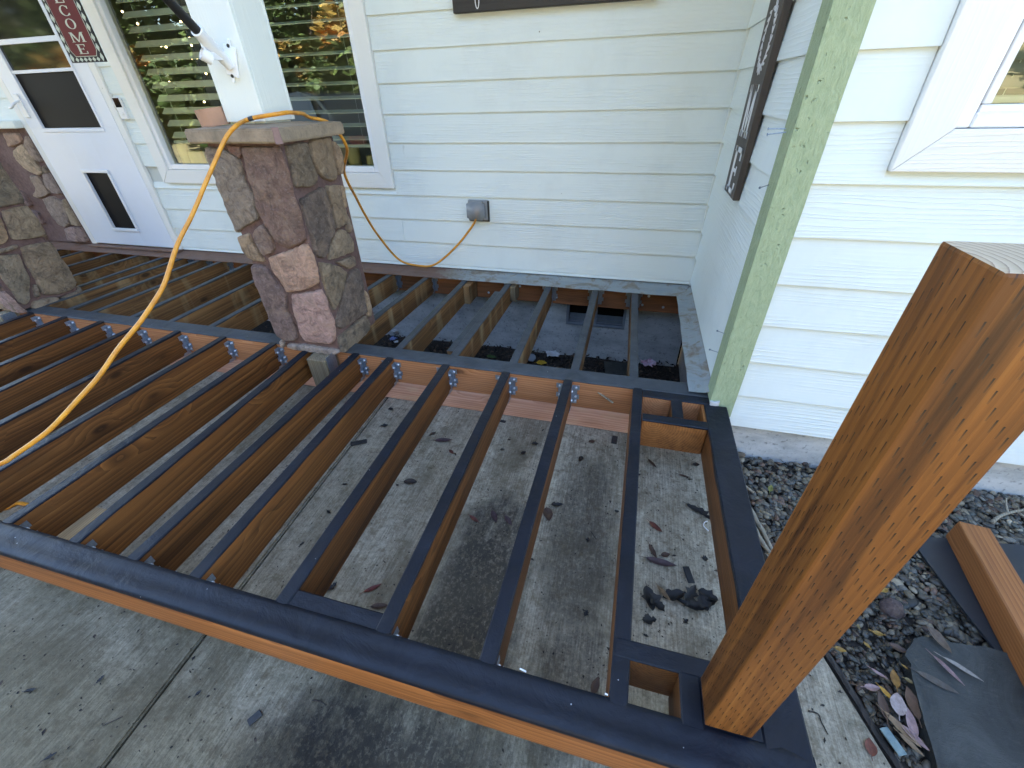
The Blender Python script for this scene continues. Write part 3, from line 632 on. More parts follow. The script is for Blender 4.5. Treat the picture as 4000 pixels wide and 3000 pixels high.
        trap([(x0, z0+g_), (x0+c_, z0+c_+g_), (x0+c_, z1-c_-g_), (x0, z1-g_)], 'whitev', 0.034); trap([(x1, z0+g_), (x1, z1-g_), (x1-c_, z1-c_-g_), (x1-c_, z0+c_+g_)], 'whitev', 0.034)
        trap([(x0+g_, z0), (x1-g_, z0), (x1-c_-g_, z0+c_), (x0+c_+g_, z0+c_)], 'white', 0.034); trap([(x0+g_, z1), (x0+c_+g_, z1-c_), (x1-c_-g_, z1-c_), (x1-g_, z1)], 'white', 0.034)
        a, b, c, d = x0+cas+0.002, x1-cas-0.002, z0+cas+0.002, z1-cas-0.002; f = 0.035
        for (p, q, r, s_) in ((a, a+f, c, d), (b-f, b, c, d), (a+f+0.001, b-f-0.001, c, c+f), (a+f+0.001, b-f-0.001, d-f, d)):
            box('frame', p, q, y-0.022, y+0.045, r, s_, 'vinyl', w, 0.004)
        # inner stop
        g = f+0.012
        for mx in mull: box('mullion', mx-0.03, mx+0.03, y-0.012, y+0.045, c+f+0.001, d-f-0.001, 'vinyl', w, 0.004)
        edges = [a+f]+[e for mx in mull for e in (mx-0.03, mx+0.03)]+[b-f]
        for k in range(0, len(edges), 2):
            add('pane', mesh([(edges[k]-0.004, y+0.018, c+f-0.004), (edges[k+1]+0.004, y+0.018, c+f-0.004), (edges[k+1]+0.004, y+0.018, d-f+0.004), (edges[k]-0.004, y+0.018, d-f+0.004)], [(0, 1, 2, 3)]), 'glass', w)
        return w
    window(WX0, WX1, WZ0, WZ1, 0.0, 0.095, (-3.12,))
    w = window(0.254, 1.41, 0.89, 2.14, -D, 0.103, (0.83,))
    for (a, b, c, d) in ((0.403, 0.795, 1.017, 1.046), (0.403, 0.424, 1.047, 2.0), (0.772, 0.795, 1.047, 2.0)): box('sash', a, b, -D-0.008, -D+0.012, c, d, 'vinyl', w, 0.003)
    for (a, b, c, d) in ((0.3955, 0.7955, 1.0115, 1.0160), (0.3955, 0.4020, 1.0165, 2.0)): box('shade_strip', a, b, -D-0.004, -D+0.012, c, d, 'blackmetal', w, 0)  # black strips stand for the dark gap between frame and sash
    # rooms behind the glass
    for (x0, x1, y0, y1, z0, z1, nm) in ((-4.6, -1.7, 0.10, 3.0, 0.0, 2.6, 'a'), (0.2, 1.9, -D+0.10, 1.5, 0.0, 2.6, 'b')):
        vs_ = [(x0, y0, z0), (x1, y0, z0), (x1, y1, z0), (x0, y1, z0), (x0, y0, z1), (x1, y0, z1), (x1, y1, z1), (x0, y1, z1)]
        add('room_lining', mesh(vs_, [(0, 1, 2, 3), (4, 7, 6, 5), (3, 2, 6, 7), (0, 3, 7, 4), (1, 5, 6, 2)]), 'room', HOUSE)
    box('window_sill', -4.02, -2.15, 0.055, 0.22, 0.66, 0.700, 'vinyl', HOUSE, 0.004)
    # ---- storm door
    box('door_casing', DX0, DX0+0.062, -0.030, 0.0, 0.035, 2.16, 'whitev', HOUSE, 0.003); box('door_casing', DX1-0.060, DX1, -0.030, 0.0, 0.035, 2.16, 'whitev', HOUSE, 0.003)
    box('threshold', DX0, DX1, -0.075, -0.005, 0.018, 0.036, 'flash', HOUSE, 0.002)
    d = empty('door', (-4.79, -0.02, 0.045)); par(d, HOUSE)
    x0, x1 = DX0+0.064, DX1-0.062; yf, yb = -0.030, -0.002
    G0, G1 = -5.118, -4.488; P0, P1, PZ0, PZ1 = -4.935, -4.672, 0.194, 0.642
    for (a, b, c, e) in ((x0, P0, 0.048, 0.963), (P1, x1, 0.048, 0.963), (P0+0.0005, P1-0.0005, 0.048, PZ0), (P0+0.0005, P1-0.0005, PZ1, 0.963), (x0, G0, 0.9635, 2.10), (G1, x1, 0.9635, 2.10), (G0+0.0005, G1-0.0005, 1.315, 1.335), (G0+0.0005, G1-0.0005, 1.485, 1.515)):
        box('door_panel', a, b, yf, yb, c, e, 'door', d, 0)
    box('glass_bead', G0-0.02, G1+0.02, yf-0.006, yf-0.0005, 0.935, 0.960, 'door', d, 0.002); box('glass_bead', G0-0.02, G0-0.001, yf-0.006, yf-0.0005, 0.961, 2.1, 'door', d, 0.002); box('glass_bead', G1+0.001, G1+0.02, yf-0.006, yf-0.0005, 0.961, 2.1, 'door', d, 0.002)
    for (a, b, c, e) in ((P0-0.022, P1+0.022, PZ1+0.001, PZ1+0.024), (P0-0.022, P1+0.022, PZ0-0.024, PZ0-0.001), (P0-0.022, P0-0.001, PZ0, PZ1), (P1+0.001, P1+0.022, PZ0, PZ1)): box('pet_flap_frame', a, b, yf-0.010, yf-0.0005, c, e, 'vinyl', d, 0.003)
    box('pet_flap', P0+0.001, P1-0.001, -0.020, -0.014, PZ0+0.001, PZ1-0.001, 'mesh', d, 0.001)
    for (c, e) in ((0.965, 1.314), (1.336, 1.484), (1.516, 2.09)): box('glass_panel', G0+0.001, G1-0.001, -0.019, -0.014, c, e, 'mesh' if c < 1 else 'screen', d, 0)
    h = box('handle_plate', -5.235, -5.185, yf-0.012, yf-0.0005, 1.035, 1.195, 'vinyl', d, 0.005)
    pts = smooth_path([(-5.20, yf-0.01, 1.15), (-5.20, yf-0.055, 1.13), (-5.225, yf-0.065, 1.11), (-5.26, yf-0.06, 1.105)], 5)
    add('handle_lever', tube_mesh(pts, 0.009, 8), 'vinyl', h, smooth=True)
    # doorbell
    db = box('doorbell', -4.24, -4.178, -0.034, -0.014, 1.015, 1.150, 'vinyl', HOUSE, 0.004, seg=2)
    box('camera_face', -4.238, -4.180, -0.0355, -0.0342, 1.088, 1.146, 'screen', db, 0.0004)
    bm = bmesh.new(); cyl(bm, (-4.209, -0.0345, 1.05), (-4.209, -0.0375, 1.05), 0.012, n=20); add('button', bm_mesh(bm), 'vinyl', db)
    # stone ledge left of the door
    box('stone_ledge', -8.9, DX0-0.004, -0.085, -0.001, 0.966, 1.020, 'column', HOUSE, 0.010, seg=2)
    # outlet box with clear cover
    ob = box('outlet_box', -1.525, -1.385, -0.030, -0.010, 0.390, 0.520, MAT['simple']('grey_plastic', (0.30, 0.31, 0.32), (0.24, 0.25, 0.26), 9, 0.5), HOUSE, 0.006, seg=2)
    bm = bmesh.new(); bbox(bm, (0, 0, 0), (0.122, 0.062, 0.118)); bmesh.ops.bevel(bm, geom=list(bm.edges), offset=0.014, segments=3, affect='EDGES')
    add('clear_cover', bm_mesh(bm), 'clearcover', ob, (-1.458, -0.064, 0.460), smooth=True)
    bm = bmesh.new(); cyl(bm, (-1.440, -0.032, 0.475), (-1.440, -0.036, 0.475), 0.018, n=18); add('socket', bm_mesh(bm), 'vinyl', ob)
    box('shade_strip', -1.522, -1.378, -0.0290, -0.0098, 0.383, 0.515, 'blackmetal', ob, 0.001)  # black plate offset right and down, paints the shading beside the outlet
house()
# ------------------------------------------------------------------ deck frame
DECK = empty('deck_frame', (-2.0, -1.9, ZC), 'unfinished deck frame of orange stained joists capped with black tape', 'deck frame')
TH = 0.0381; JH = 0.140
def tape_mesh(L, w, seed, drop=0.007, sag=0.0, wob=0.0012):
    n = max(6, int(L/0.035)); vs_ = []; fs = []
    for i in range(n+1):
        y = -L/2+L*i/n; a = drop*(0.75+0.8*nz((y*7, seed, 0))); b = drop*(0.75+0.8*nz((y*7, seed, 5)))
        d1 = 0.0005*nz((y*9, seed, 2)); bz = wob*nz((y*5, seed, 7))
        prof = [(-w-0.0012+d1, -abs(a)-0.001), (-w-0.0016+d1, -0.0006), (-w+0.0022, 0.0022+bz*0.4), (-w*0.3, 0.0024+bz-sag), (w*0.35, 0.0024+bz*0.7-sag*0.7), (w-0.0022, 0.0022+bz*0.4), (w+0.0016+d1, -0.0006), (w+0.0012+d1, -abs(b)-0.001)]
        for x, z in prof: vs_.append((x, y, z))
    for i in range(n):
        for k in range(7): fs.append((i*8+k, i*8+k+1, (i+1)*8+k+1, (i+1)*8+k))
    return mesh(vs_, fs)
def member(name, pa, pb, w, h, mat, parent, tape='tape', ztop=0.0, drop=0.007, ext=(0, 0), bev=0.003, tw=None, sag=0.0):
    """board whose length runs from pa to pb (xy), local y along the board; optional tape cap as its part"""
    a, b = Vector((pa[0], pa[1])), Vector((pb[0], pb[1])); d = b-a; L = d.length; rz = math.atan2(-d.x, d.y); c = (a+b)/2
    o = add(name, box_mesh(w, L, h, bev), mat, parent, (c.x, c.y, ztop-h/2), (0, 0, rz))
    if tape:
        t = add('joist_tape', tape_mesh(L+ext[0]+ext[1], (tw or w)/2, random.random()*90, drop, sag), tape, o, (c.x+d.x/L*(ext[1]-ext[0])/2, c.y+d.y/L*(ext[1]-ext[0])/2, ztop+0.0004), (0, 0, rz), smooth=False)
    return o
def hanger_mesh(side_h=0.105):
    """face-mount hanger: for a joist 38 mm wide along -y, header face at y=0, top of joist z=0"""
    bm = bmesh.new(); t = 0.0014
    for sx in (-1, 1):
        x = sx*(TH/2+0.0016)
        for k in range(4):
            z1 = -0.022-k*0.026; wv = 0.034 if k % 2 == 0 else 0.024
            bbox(bm, (x+sx*wv/2, -0.0012, z1-0.013), (wv, t, 0.026))       # header flange with stepped edge
            wl_ = 0.030 if k % 2 == 0 else 0.020
            bbox(bm, (x, -wl_/2-0.0020, z1-0.013), (t, wl_, 0.0259))       # wing along the joist
        v = [bm.verts.new(p) for p in ((x, -0.002, -0.126), (x, -0.042, -0.126), (x, -0.055, -0.142), (x, -0.002, -0.142))]
        bm.faces.new(v)
    bbox(bm, (0, -0.029, -0.1425), (TH+0.004, 0.054, t))
    return bm_mesh(bm)
def screw_mesh():
    bm = bmesh.new(); cyl(bm, (0, 0, 0), (0, -0.0055, 0), 0.0062, 0.0050, n=6); return bm_mesh(bm)
def put_screws(parent, x, y, sg):
    for sx in (-1, 1):
        for z in (-0.036, -0.086, -0.112): add('screw', SM, 'screw', parent, (x+sx*(TH/2+0.0196), y-sg*0.002, z), (0, 0, 0 if sg > 0 else math.pi))
        for z in (-0.048, -0.100): add('screw', SM, 'screw', parent, (x+sx*(TH/2+0.0016), y-sg*0.018, z), (0, 0, sx*math.pi/2))
def _unused():
    bm = bmesh.new()
    for sx in (-1, 1):
        x = sx*(TH/2+0.0016)
        for z in (-0.036, -0.086, -0.112):
            cyl(bm, (x+sx*0.018, -0.002, z), (x+sx*0.018, -0.0075, z), 0.0062, 0.0050, n=6)
        for z in (-0.048, -0.100):
            cyl(bm, (x, -0.018, z), (x+sx*0.006, -0.018, z), 0.0062, 0.0050, n=6)
    return bm_mesh(bm)
HM, SM = hanger_mesh(), screw_mesh()
def hanger(parent, x, y, flip=False):
    r = (0, 0, math.pi) if flip else (0, 0, 0)
    h = add('joist_hanger', HM, 'galv', parent, (x, y, 0), r); 
    return h
def deck():
    # beams
    b = empty('mid_beam', (-3, -1.21, -0.14)); par(b, DECK)
    box('beam_board', -8.9, -0.005, YB1, YB1+TH, -0.150, -0.001, 'beam', b, 0.003); box('beam_board', -8.9, -0.005, YB0-TH, YB0, -0.150, -0.001, 'beam', b, 0.003)
    box('lower_beam_board', -8.9, 0.02, YB1+0.002, YB1+TH, ZC+0.0008, -0.1515, 'beam_low', b, 0.004)
    t = add('beam_tape', tape_mesh(8.9, 0.0475, 4.0, 0.006, 0.0, 0.003), 'tape_old', b, (-4.452, (YB0+YB1)/2, 0.0002), (0, 0, math.pi/2))
    f = empty('front_rim', (-3, -2.51, -0.14)); par(f, DECK)
    box('rim_board', -8.9, XR1, YF1, YF1+TH, -0.1405, -0.001, 'rim', f, 0.006, seg=2); box('rim_board', -8.9, XR0-0.001, YF0-TH-0.001, YF0, -0.140, -0.001, 'rim', f, 0.003)
    # wide membrane over the double rim, rounded over the front edge and a little slack in the middle
    n = 260; vs_ = []; fs = []; x0, x1 = -8.9, XR1+0.003
    for i in range(n+1):
        x = x0+(x1-x0)*i/n; j = 0.0018*nz((x*3, 0, 1)); w1 = 0.004*nz((x*2.3, 3, 0)); dp = 0.015+0.003*nz((x*5, 9, 0))
        prof = [(YF0+0.003, -0.006), (YF0+0.002, 0.002), (YF0-0.010, 0.0034+j*.6), (YF0-0.026, 0.0026+j*0.4), (YF0-0.040+w1, 0.0012), (YF0-0.050+w1, 0.0034+j*.5), (YF0-0.064, 0.0038), (YF1+0.006, 0.0028), (YF1+0.000, -0.0005), (YF1-0.0022, -0.005), (YF1-0.0020, -dp)]
        for y, z in prof: vs_.append((x, y, z))
    k = len(prof)
    for i in range(n):
        for a in range(k-1): fs.append((i*k+a, i*k+a+1, (i+1)*k+a+1, (i+1)*k+a))
    add('rim_tape', mesh(vs_, fs), 'tape', f, smooth=True)
    r = empty('side_rim', (0, -1.9, -0.14)); par(r, DECK)
    member('rim_board', (XR0+TH/2, -1.318), (XR0+TH/2, YF0-0.001), TH, 0.1395, 'joist', r, None, -0.001)
    member('rim_board', (XR1-TH/2, -1.318), (XR1-TH/2, YF1+TH+0.001), TH, 0.1395, 'joist', r, None, -0.001)
    add('rim_tape', tape_mesh(1.205, 0.0432, 33.0, 0.02, 0.0012, 0.002), 'tape', r, (-0.0005, -1.9175, 0.0012), (0, 0, 0))
    # front joists (far pixel, near pixel)
    FJ = [((2491, 1531), (2416, 2730)), ((2219, 1490), (1900, 2597)), ((1974, 1461), (1496, 2466)), ((1738, 1431), (1123, 2319)), ((1518, 1404), (759, 2253)), ((1387, 1385), (519, 2180)),
          ((1205, 1362), (291, 2112)), ((1062, 1345), (34, 2035))]
    ends = []
    for fa, na in FJ:
        p, q = U(*fa, 'z', 0), U(*na, 'z', 0); k = (q.x-p.x)/(q.y-p.y); ends.append((p.x+k*(YB1-p.y), p.x+k*(YF0-p.y)))
    for fx in (875, 698, 540, 402, 262): 
        p = U(fx, 1236+(fx-271)*0.1303, 'z', 0); ends.append((p.x, p.x+0.01))
    x = ends[-1][0]
    while x > -8.5: x -= 0.305; ends.append((x, x))
    for i, (xf, xn) in enumerate(ends):
        ex = 0.028 if i in (0, 1, 2) else 0.004
        o = member('joist', (xn, YF0+0.001), (xf, YB1-0.001), TH, JH, 'joist', DECK, 'tape', -0.0005 if i > 0 else 0.0, 0.006, (ex, 0.004))
        if i > 0:
            hanger(o, xf, YB1-0.0002)
            if xf > -4.4: put_screws(o, xf, YB1-0.0002, 1)
            if xn > -3.2: hanger(o, xn, YF0+0.0002, True); put_screws(o, xn, YF0+0.0002, -1)
    J1f, J1n = ends[0]; J3n, J4n = ends[2][1], ends[3][1]
    # blocking near the house corner
    xl = J1f+TH/2+0.002
    member('blocking', (xl, -1.2845), (-0.004, -1.2845), 0.050, 0.139, 'beam', DECK, 'tape', 0.0, 0.004)
    member('blocking', (xl, -1.4535), (XR0-0.002, -1.4535), 0.0425, 0.139, 'rim', DECK, 'tape', 0.0, 0.006)
    member('blocking', (-0.156, -1.4315), (-0.156, -1.3105), 0.0415, 0.139, 'joist', DECK, 'tape', 0.0, 0.003)
    member('blocking', (-0.0505, -1.431), (-0.0505, -1.3105), 0.013, 0.139, 'joist', DECK, None, -0.001)
    # blocking that carries the newel post
    xl = J1n+TH/2+0.002
    member('blocking', (xl, -2.3625), (XR0-0.002, -2.3625), 0.0415, 0.139, 'rim', DECK, 'tape', 0.0015, 0.004, (0.035, 0))
    member('blocking', (-0.182, YF0+0.001), (-0.182, -2.384), 0.0425, 0.139, 'joist', DECK, 'tape', 0.0015, 0.004, (0.009, 0.0))
    member('blocking', (-0.102, YF0+0.001), (-0.102, -2.384), 0.113, 0.139, 'joist', DECK, 'tape', 0.0, 0.002)
    # slack strip of membrane over the blocking beside the front rim
    member('blocking', (J4n+TH/2+0.002, -2.4515), (J3n-TH/2-0.002, -2.4515), 0.042, 0.138, 'rim', DECK, 'tape', -0.004, 0.035)
    # rear joists
    R7 = lambda x, y: (250+x/2.765, 950+y/2.765); Z6 = lambda x, y: (1000+x/2.212, 750+y/2.212); Z7 = lambda x, y: (2000+x/2.212, 750+y/2.212)
    RJ = [((2300+665/3.687, 1000+545/3.687), (2400+280/3.687, 1450+110/3.687)), ((2300+100/3.687, 1000+490/3.687), Z7(540, 1545)), (Z7(315, 822), Z7(10, 1475)), (Z6(2185, 790), Z6(1715, 1410)), (Z6(1830, 740), Z6(1230, 1355)),
          (Z6(1490, 725), Z6(940, 1150)), (Z6(1195, 690), Z6(955, 840)), (R7(2080, 630), R7(1610, 885)), (R7(2000, 430), R7(1180, 830)), (R7(2000, 215), R7(780, 775)), (R7(1800, 155), R7(440, 695)),
          (R7(1230, 270), R7(330, 610)), (R7(1190, 190), R7(340, 480)), (R7(1150, 125), R7(320, 410)), (R7(800, 130), R7(230, 310)), (R7(540, 105), R7(170, 205))]
    last = None
    for i, (fa, na) in enumerate(RJ):
        p, q = U(*fa, 'z', 0), U(*na, 'z', 0); k = (q.x-p.x)/(q.y-p.y); k = max(-0.05, min(0.05, k)); m_ = (p.x+q.x)/2; my = (p.y+q.y)/2
        xf, xn = m_+k*(-0.085-my), m_+k*(YB0-my); last = min(xf, xn)
        o = member('joist', (xn, YB0+0.001), (xf, -0.085), TH, JH, 'old', DECK, 'tape_old', 0.0, 0.006, (0.004, 0.0))
        if xf > -4.5: hanger(o, xf, -0.0855); 
        if i == 3:
            member('sister_board', (xn-0.0395, -1.125), (xf-0.0395, -0.30), TH-0.0005, JH, 'old', o, 'tape_old', -0.004, 0.005)
            box('cripple_block', xf+0.021, xf+0.058, -0.20, -0.09, -0.11, -0.004, 'greywood', o, 0.002)
        if i == 4: box('cripple_block', xf+0.021, xf+0.066, -0.255, -0.09, -0.135, -0.003, 'old', o, 0.002)
    while last > -8.5:
        last -= 0.305; member('joist', (last, YB0+0.001), (last, -0.085), TH, JH, 'old', DECK, 'tape_old', 0.0)
    # ledger with its washers
    L = box('ledger', -8.9, 0.0, -0.084, 0.003, -0.150, -0.003, 'ledger', DECK, 0.003)
    z = lambda x, y: (2300+x/3.687, 1000+y/3.687)
    for px in (z(865, 580), z(770, 705), z(1070, 740), Z6(2010, 870), Z7(68, 815), Z7(385, 910)):
        p = U(*px, 'y', -0.086); bm = bmesh.new(); cyl(bm, (p.x, -0.0842, p.z), (p.x, -0.0862, p.z), 0.0085, n=16); cyl(bm, (p.x, -0.0862, p.z), (p.x, -0.090, p.z), 0.0045, n=8)
        add('ledger_screw', bm_mesh(bm), 'screw', L)
    # rotten side ledger under the return flashing
    member('side_board', (0.006, -1.16), (0.006, -0.09), 0.05, 0.16, 'ledger', DECK, None, -0.006)
    # stub posts that carry the stone columns
    for cx, nm in ((-1.915, 0), (-4.33, 1)):
        s = box('support_post', cx-0.06, cx+0.05, -1.365, YB1-0.003, ZC+0.001, 0.0, 'greywood', DECK, 0.004)
        box('metal_strap', cx+0.0505, cx+0.0525, -1.35, -1.28, -0.09, 0.01, 'galv', s, 0)
deck()

# ------------------------------------------------------------------ newel post
POST = add('newel_post', None or box_mesh(0.090, 0.089, 0.972, 0.004, 2), 'post', None, (-0.114, -2.4285, 0.0046+0.486))
tag(POST, 'tall orange stained square post with knife-slit surface standing on the deck corner', 'post')

# ------------------------------------------------------------------ stone columns
def stone_mesh(poly, mapf, seed, depth=0.030, rough=0.005):
    # poly: outline in (u,v) metres; resample, then rings towards the centre
    P = [Vector((p[0], p[1])) for p in poly]; per = sum((P[(i+1) % len(P)]-P[i]).length for i in range(len(P)))
    N = max(28, min(84, int(per/0.011))); out = []; acc = 0; i = 0; step = per/N
    cur = P[0].copy(); seg = 0; left = 0.0
    tot = 0.0; cum = [0.0]
    for i in range(len(P)): cum.append(cum[-1]+(P[(i+1) % len(P)]-P[i]).length)
    for k in range(N):
        s_ = k*step; j = max(i for i in range(len(P)) if cum[i] <= s_+1e-9); t = (s_-cum[j])/max(1e-9, cum[j+1]-cum[j]); out.append(P[j].lerp(P[(j+1) % len(P)], t))
    # slight rounding and ragged edge
    for _ in range(1): out = [(out[k-1]+out[k]*2.5+out[(k+1) % N])/4.5 for k in range(N)]
    out = [o+Vector((nz((o.x*45, o.y*45, seed)), nz((o.x*45, o.y*45, seed+9))))*0.0045 for o in out]
    c = sum(out, Vector((0, 0)))/N
    rings = [(1.0, -depth), (0.995, -0.010), (0.975, -0.002), (0.94, 0.001), (0.87, 0.002), (0.77, 0.003), (0.66, 0.004), (0.53, 0.005), (0.40, 0.005), (0.26, 0.005), (0.12, 0.005)]
    vs_ = []; fs = []
    for f_, h in rings:
        for o in out:
            q = c+(o-c)*f_; hh = h
            if h > -0.02: hh += rough*(1.3*nz((q.x*13, q.y*13, seed))+1.1*(0.45-abs(nz((q.x*26, q.y*26, seed+4))))+0.5*nz((q.x*60, q.y*60, seed)))
            vs_.append(mapf(q.x, q.y, hh))
    vs_.append(mapf(c.x, c.y, 0.005))
    R = len(rings)
    for r in range(R-1):
        for k in range(N): fs.append((r*N+k, r*N+(k+1) % N, (r+1)*N+(k+1) % N, (r+1)*N+k))
    for k in range(N): fs.append(((R-1)*N+k, (R-1)*N+(k+1) % N, R*N))
    fs.append(tuple(range(N))[::-1])
    me = mesh(vs_, fs); me.polygons.foreach_set('use_smooth', [True]*len(me.polygons)); me.set_sharp_from_angle(angle=math.radians(32)); return me
def make_column(x0, x1, y0, y1, z0, z1, stones, label, filler):
    root = empty('stone_column', ((x0+x1)/2, (y0+y1)/2, z0), label, 'stone column')
    w, d = x1-x0, y1-y0
    core = box('mortar_core', x0+0.016, x1-0.016, y0+0.016, y1-0.016, z0+0.006, z1, 'mortar', root, 0.012, seg=2)
    def mapf(u, v, h):
        per = 2*(w+d); u = u % per; r = 0.022
        def base(u):
            if u < w: return Vector((x0+u, y0)), Vector((0, -1)), u, w
            if u < w+d: return Vector((x1, y0+u-w)), Vector((1, 0)), u-w, d
            if u < 2*w+d: return Vector((x1-(u-w-d), y1)), Vector((0, 1)), u-w-d, w
            return Vector((x0, y1-(u-2*w-d))), Vector((-1, 0)), u-2*w-d, d
        p, n, t, L = base(u); nn = n
        if t > L-r: n2 = base((u+r*1.5) % per)[1]; f_ = (t-(L-r))/r*0.5; nn = (n*(1-f_)+n2*f_).normalized(); p = p-(n2*0.5*0+nn*0.010*f_*2*0.7)
        elif t < r: n2 = base((u-r*1.5) % per)[1]; f_ = (r-t)/r*0.5; nn = (n*(1-f_)+n2*f_).normalized(); p = p-nn*0.010*f_*2*0.7
        q = p+nn*h; return (q.x, q.y, v)
    def touv(px, py):
        # which face does the pixel lie on?
        a, b = PJ((x1, y0, 0.9)), PJ((x1, y0, 0.1)); cx = a[0]+(b[0]-a[0])*(py-a[1])/(b[1]-a[1])
        if px < cx: p = U(px, py, 'y', y0); return (p.x-x0, p.z)
        p = U(px, py, 'x', x1); return (w+(p.y-y0), p.z)
    for k, (pts, colr) in enumerate(stones):
        uv = [touv(*p) for p in pts]
        uv = [(u, min(max(v, z0-0.012), z1-0.004)) for u, v in uv]
        o = add('stone', stone_mesh(uv, mapf, k*3.7), 'stone', root); o.color = tuple(colr)+(1,)
    # faces that the photograph does not show: coursed random stones
    rnd = random.Random(3); v = z0
    while v < z1-0.05:
        hgt = min(rnd.uniform(0.11, 0.20), z1-0.006-v); u = filler[0]
        while u < filler[1]-0.03:
            L = min(rnd.uniform(0.10, 0.24), filler[1]-u); g = 0.009
            j = lambda: rnd.uniform(-0.012, 0.012)
            poly = [(u+g+abs(j()), v+g+abs(j())), (u+L/2, v+g+abs(j())*0.5), (u+L-g-abs(j()), v+g+abs(j())), (u+L-g, v+hgt/2), (u+L-g-abs(j()), v+hgt-g-abs(j())), (u+L/2, v+hgt-g), (u+g+abs(j()), v+hgt-g-abs(j())), (u+g, v+hgt/2)]
            o = add('stone', stone_mesh(poly, mapf, u*9+v*5), 'stone', root); o.color = rnd.choice(PAL)+(1,); u += L
        v += hgt
    return root
GY, DK, TN, PK, RD, PU = (0.24, 0.21, 0.18), (0.12, 0.10, 0.095), (0.34, 0.27, 0.20), (0.44, 0.29, 0.28), (0.22, 0.13, 0.115), (0.20, 0.15, 0.16)
PAL = [GY, DK, TN, RD, PU, GY]
r5 = lambda L: [(700+x/2.765, 400+y/2.765) for x, y in L]
r6 = lambda L: [(1000+x/3.0167, 900+y/3.0167) for x, y in L]
r8 = lambda L: [(860+x/2.675, 780+y/2.675) for x, y in L]
S1 = [(r5([(270, 475), (420, 490), (560, 560), (640, 620), (700, 860), (790, 1000), (850, 1270), (700, 1350), (600, 1420), (530, 1330), (440, 1120), (330, 880), (260, 660), (245, 560)]), (0.25, 0.225, 0.205)),
      (r5([(650, 470), (1010, 470), (1120, 500), (1170, 620), (1240, 900), (1260, 1000), (1330, 1200), (1390, 1480), (1310, 1530), (1150, 1590), (1060, 1520), (980, 1430), (900, 1290), (830, 1170), (790, 980), (720, 760), (680, 560)]), (0.19, 0.135, 0.125)),
      (r5([(500, 470), (640, 470), (670, 560), (650, 610), (560, 545)]), RD),
      (r5([(1165, 470), (1290, 435), (1400, 425), (1420, 560), (1470, 720), (1510, 830), (1480, 890), (1400, 920), (1270, 920), (1250, 800), (1200, 620)]), (0.19, 0.165, 0.135)),
      (r5([(1425, 425), (1440, 400), (1640, 360), (1665, 480), (1700, 700), (1715, 800), (1680, 860), (1590, 835), (1520, 770), (1450, 620)]), (0.26, 0.215, 0.165)),
      (r5([(1680, 410), (1740, 480), (1780, 640), (1790, 760), (1740, 800), (1710, 640), (1680, 500)]), TN),
      ([(1177, 780), (1224, 751), (1264, 729), (1279, 762), (1293, 816), (1311, 881), (1308, 917), (1300, 933), (1288, 963), (1286.7, 989), (1272, 1009), (1245, 1006), (1235, 980), (1225, 940), (1205, 870), (1190, 820)], (0.15, 0.13, 0.125)),
      (r5([(1600, 905), (1720, 890), (1740, 900), (1780, 1110), (1810, 1190), (1820, 1320), (1710, 1370), (1690, 1250), (1640, 1060)]), (0.25, 0.21, 0.165)),
      (r5([(1745, 890), (1785, 900), (1815, 1130), (1790, 1140), (1760, 1000)]), TN), (r5([(1808, 1190), (1845, 1250), (1868, 1370), (1840, 1410), (1818, 1330)]), GY),
      ([(1291.7, 966), (1308, 920), (1335, 893), (1355, 900), (1381, 936), (1386, 981), (1331.5, 1003), (1288, 1019)], (0.27, 0.235, 0.19)),
      (r6([(955, 375), (1160, 292), (1195, 400), (1100, 455)]), GY),
      (r6([(760, 370), (880, 390), (1000, 420), (1085, 490), (1080, 560), (1040, 680), (980, 860), (935, 955), (900, 880), (860, 770), (800, 560)]), (0.235, 0.205, 0.165)),
      (r6([(1090, 560), (1100, 510), (1180, 445), (1225, 450), (1265, 620), (1300, 850), (1320, 960), (1160, 1080), (1030, 1165), (970, 1150), (965, 1070), (1000, 900), (1040, 720)]), (0.155, 0.135, 0.13)),
      (r6([(1280, 690), (1320, 740), (1360, 930), (1365, 1010), (1335, 1030), (1310, 900)]), TN),
      (r6([(985, 1260), (1080, 1180), (1300, 990), (1340, 1060), (1360, 1160), (1200, 1330), (1060, 1430), (1010, 1450), (990, 1370)]), (0.22, 0.195, 0.165)),
      (r6([(140, 320), (350, 250), (530, 170), (600, 170), (650, 190), (700, 290), (745, 430), (760, 560), (740, 620), (690, 650), (620, 690), (480, 725), (360, 735), (290, 620), (180, 460)]), (0.42, 0.30, 0.255)),
      (r6([(400, 760), (560, 735), (790, 700), (825, 740), (870, 880), (940, 1080), (960, 1200), (900, 1330), (860, 1350), (700, 1330), (580, 1310), (520, 1240), (480, 1080), (420, 920)]), (0.40, 0.29, 0.29)),
      (r8([(300, 700), (340, 680), (460, 690), (520, 780), (610, 900), (690, 1000), (690, 1180), (740, 1240), (780, 1330), (800, 1440), (790, 1480), (680, 1485), (560, 1410), (510, 1340), (480, 1250), (440, 1140), (380, 1050), (330, 920), (300, 800)]), (0.18, 0.14, 0.145)),
      (r8([(140, 430), (170, 390), (280, 345), (330, 450), (400, 560), (465, 655), (330, 640), (270, 600), (200, 560)]), TN),
      (r8([(350, 330), (430, 255), (480, 320), (540, 430), (560, 540), (480, 590), (430, 570), (390, 480), (330, 390)]), (0.22, 0.17, 0.155)),
      (r6([(365, 1335), (560, 1352), (800, 1387), (940, 1410), (1000, 1440), (960, 1465), (700, 1445), (400, 1400), (360, 1372)]), (0.30, 0.27, 0.27)),
      (r8([(600, 1500), (620, 1465), (665, 1500), (660, 1560), (615, 1545)]), (0.42, 0.38, 0.36))]
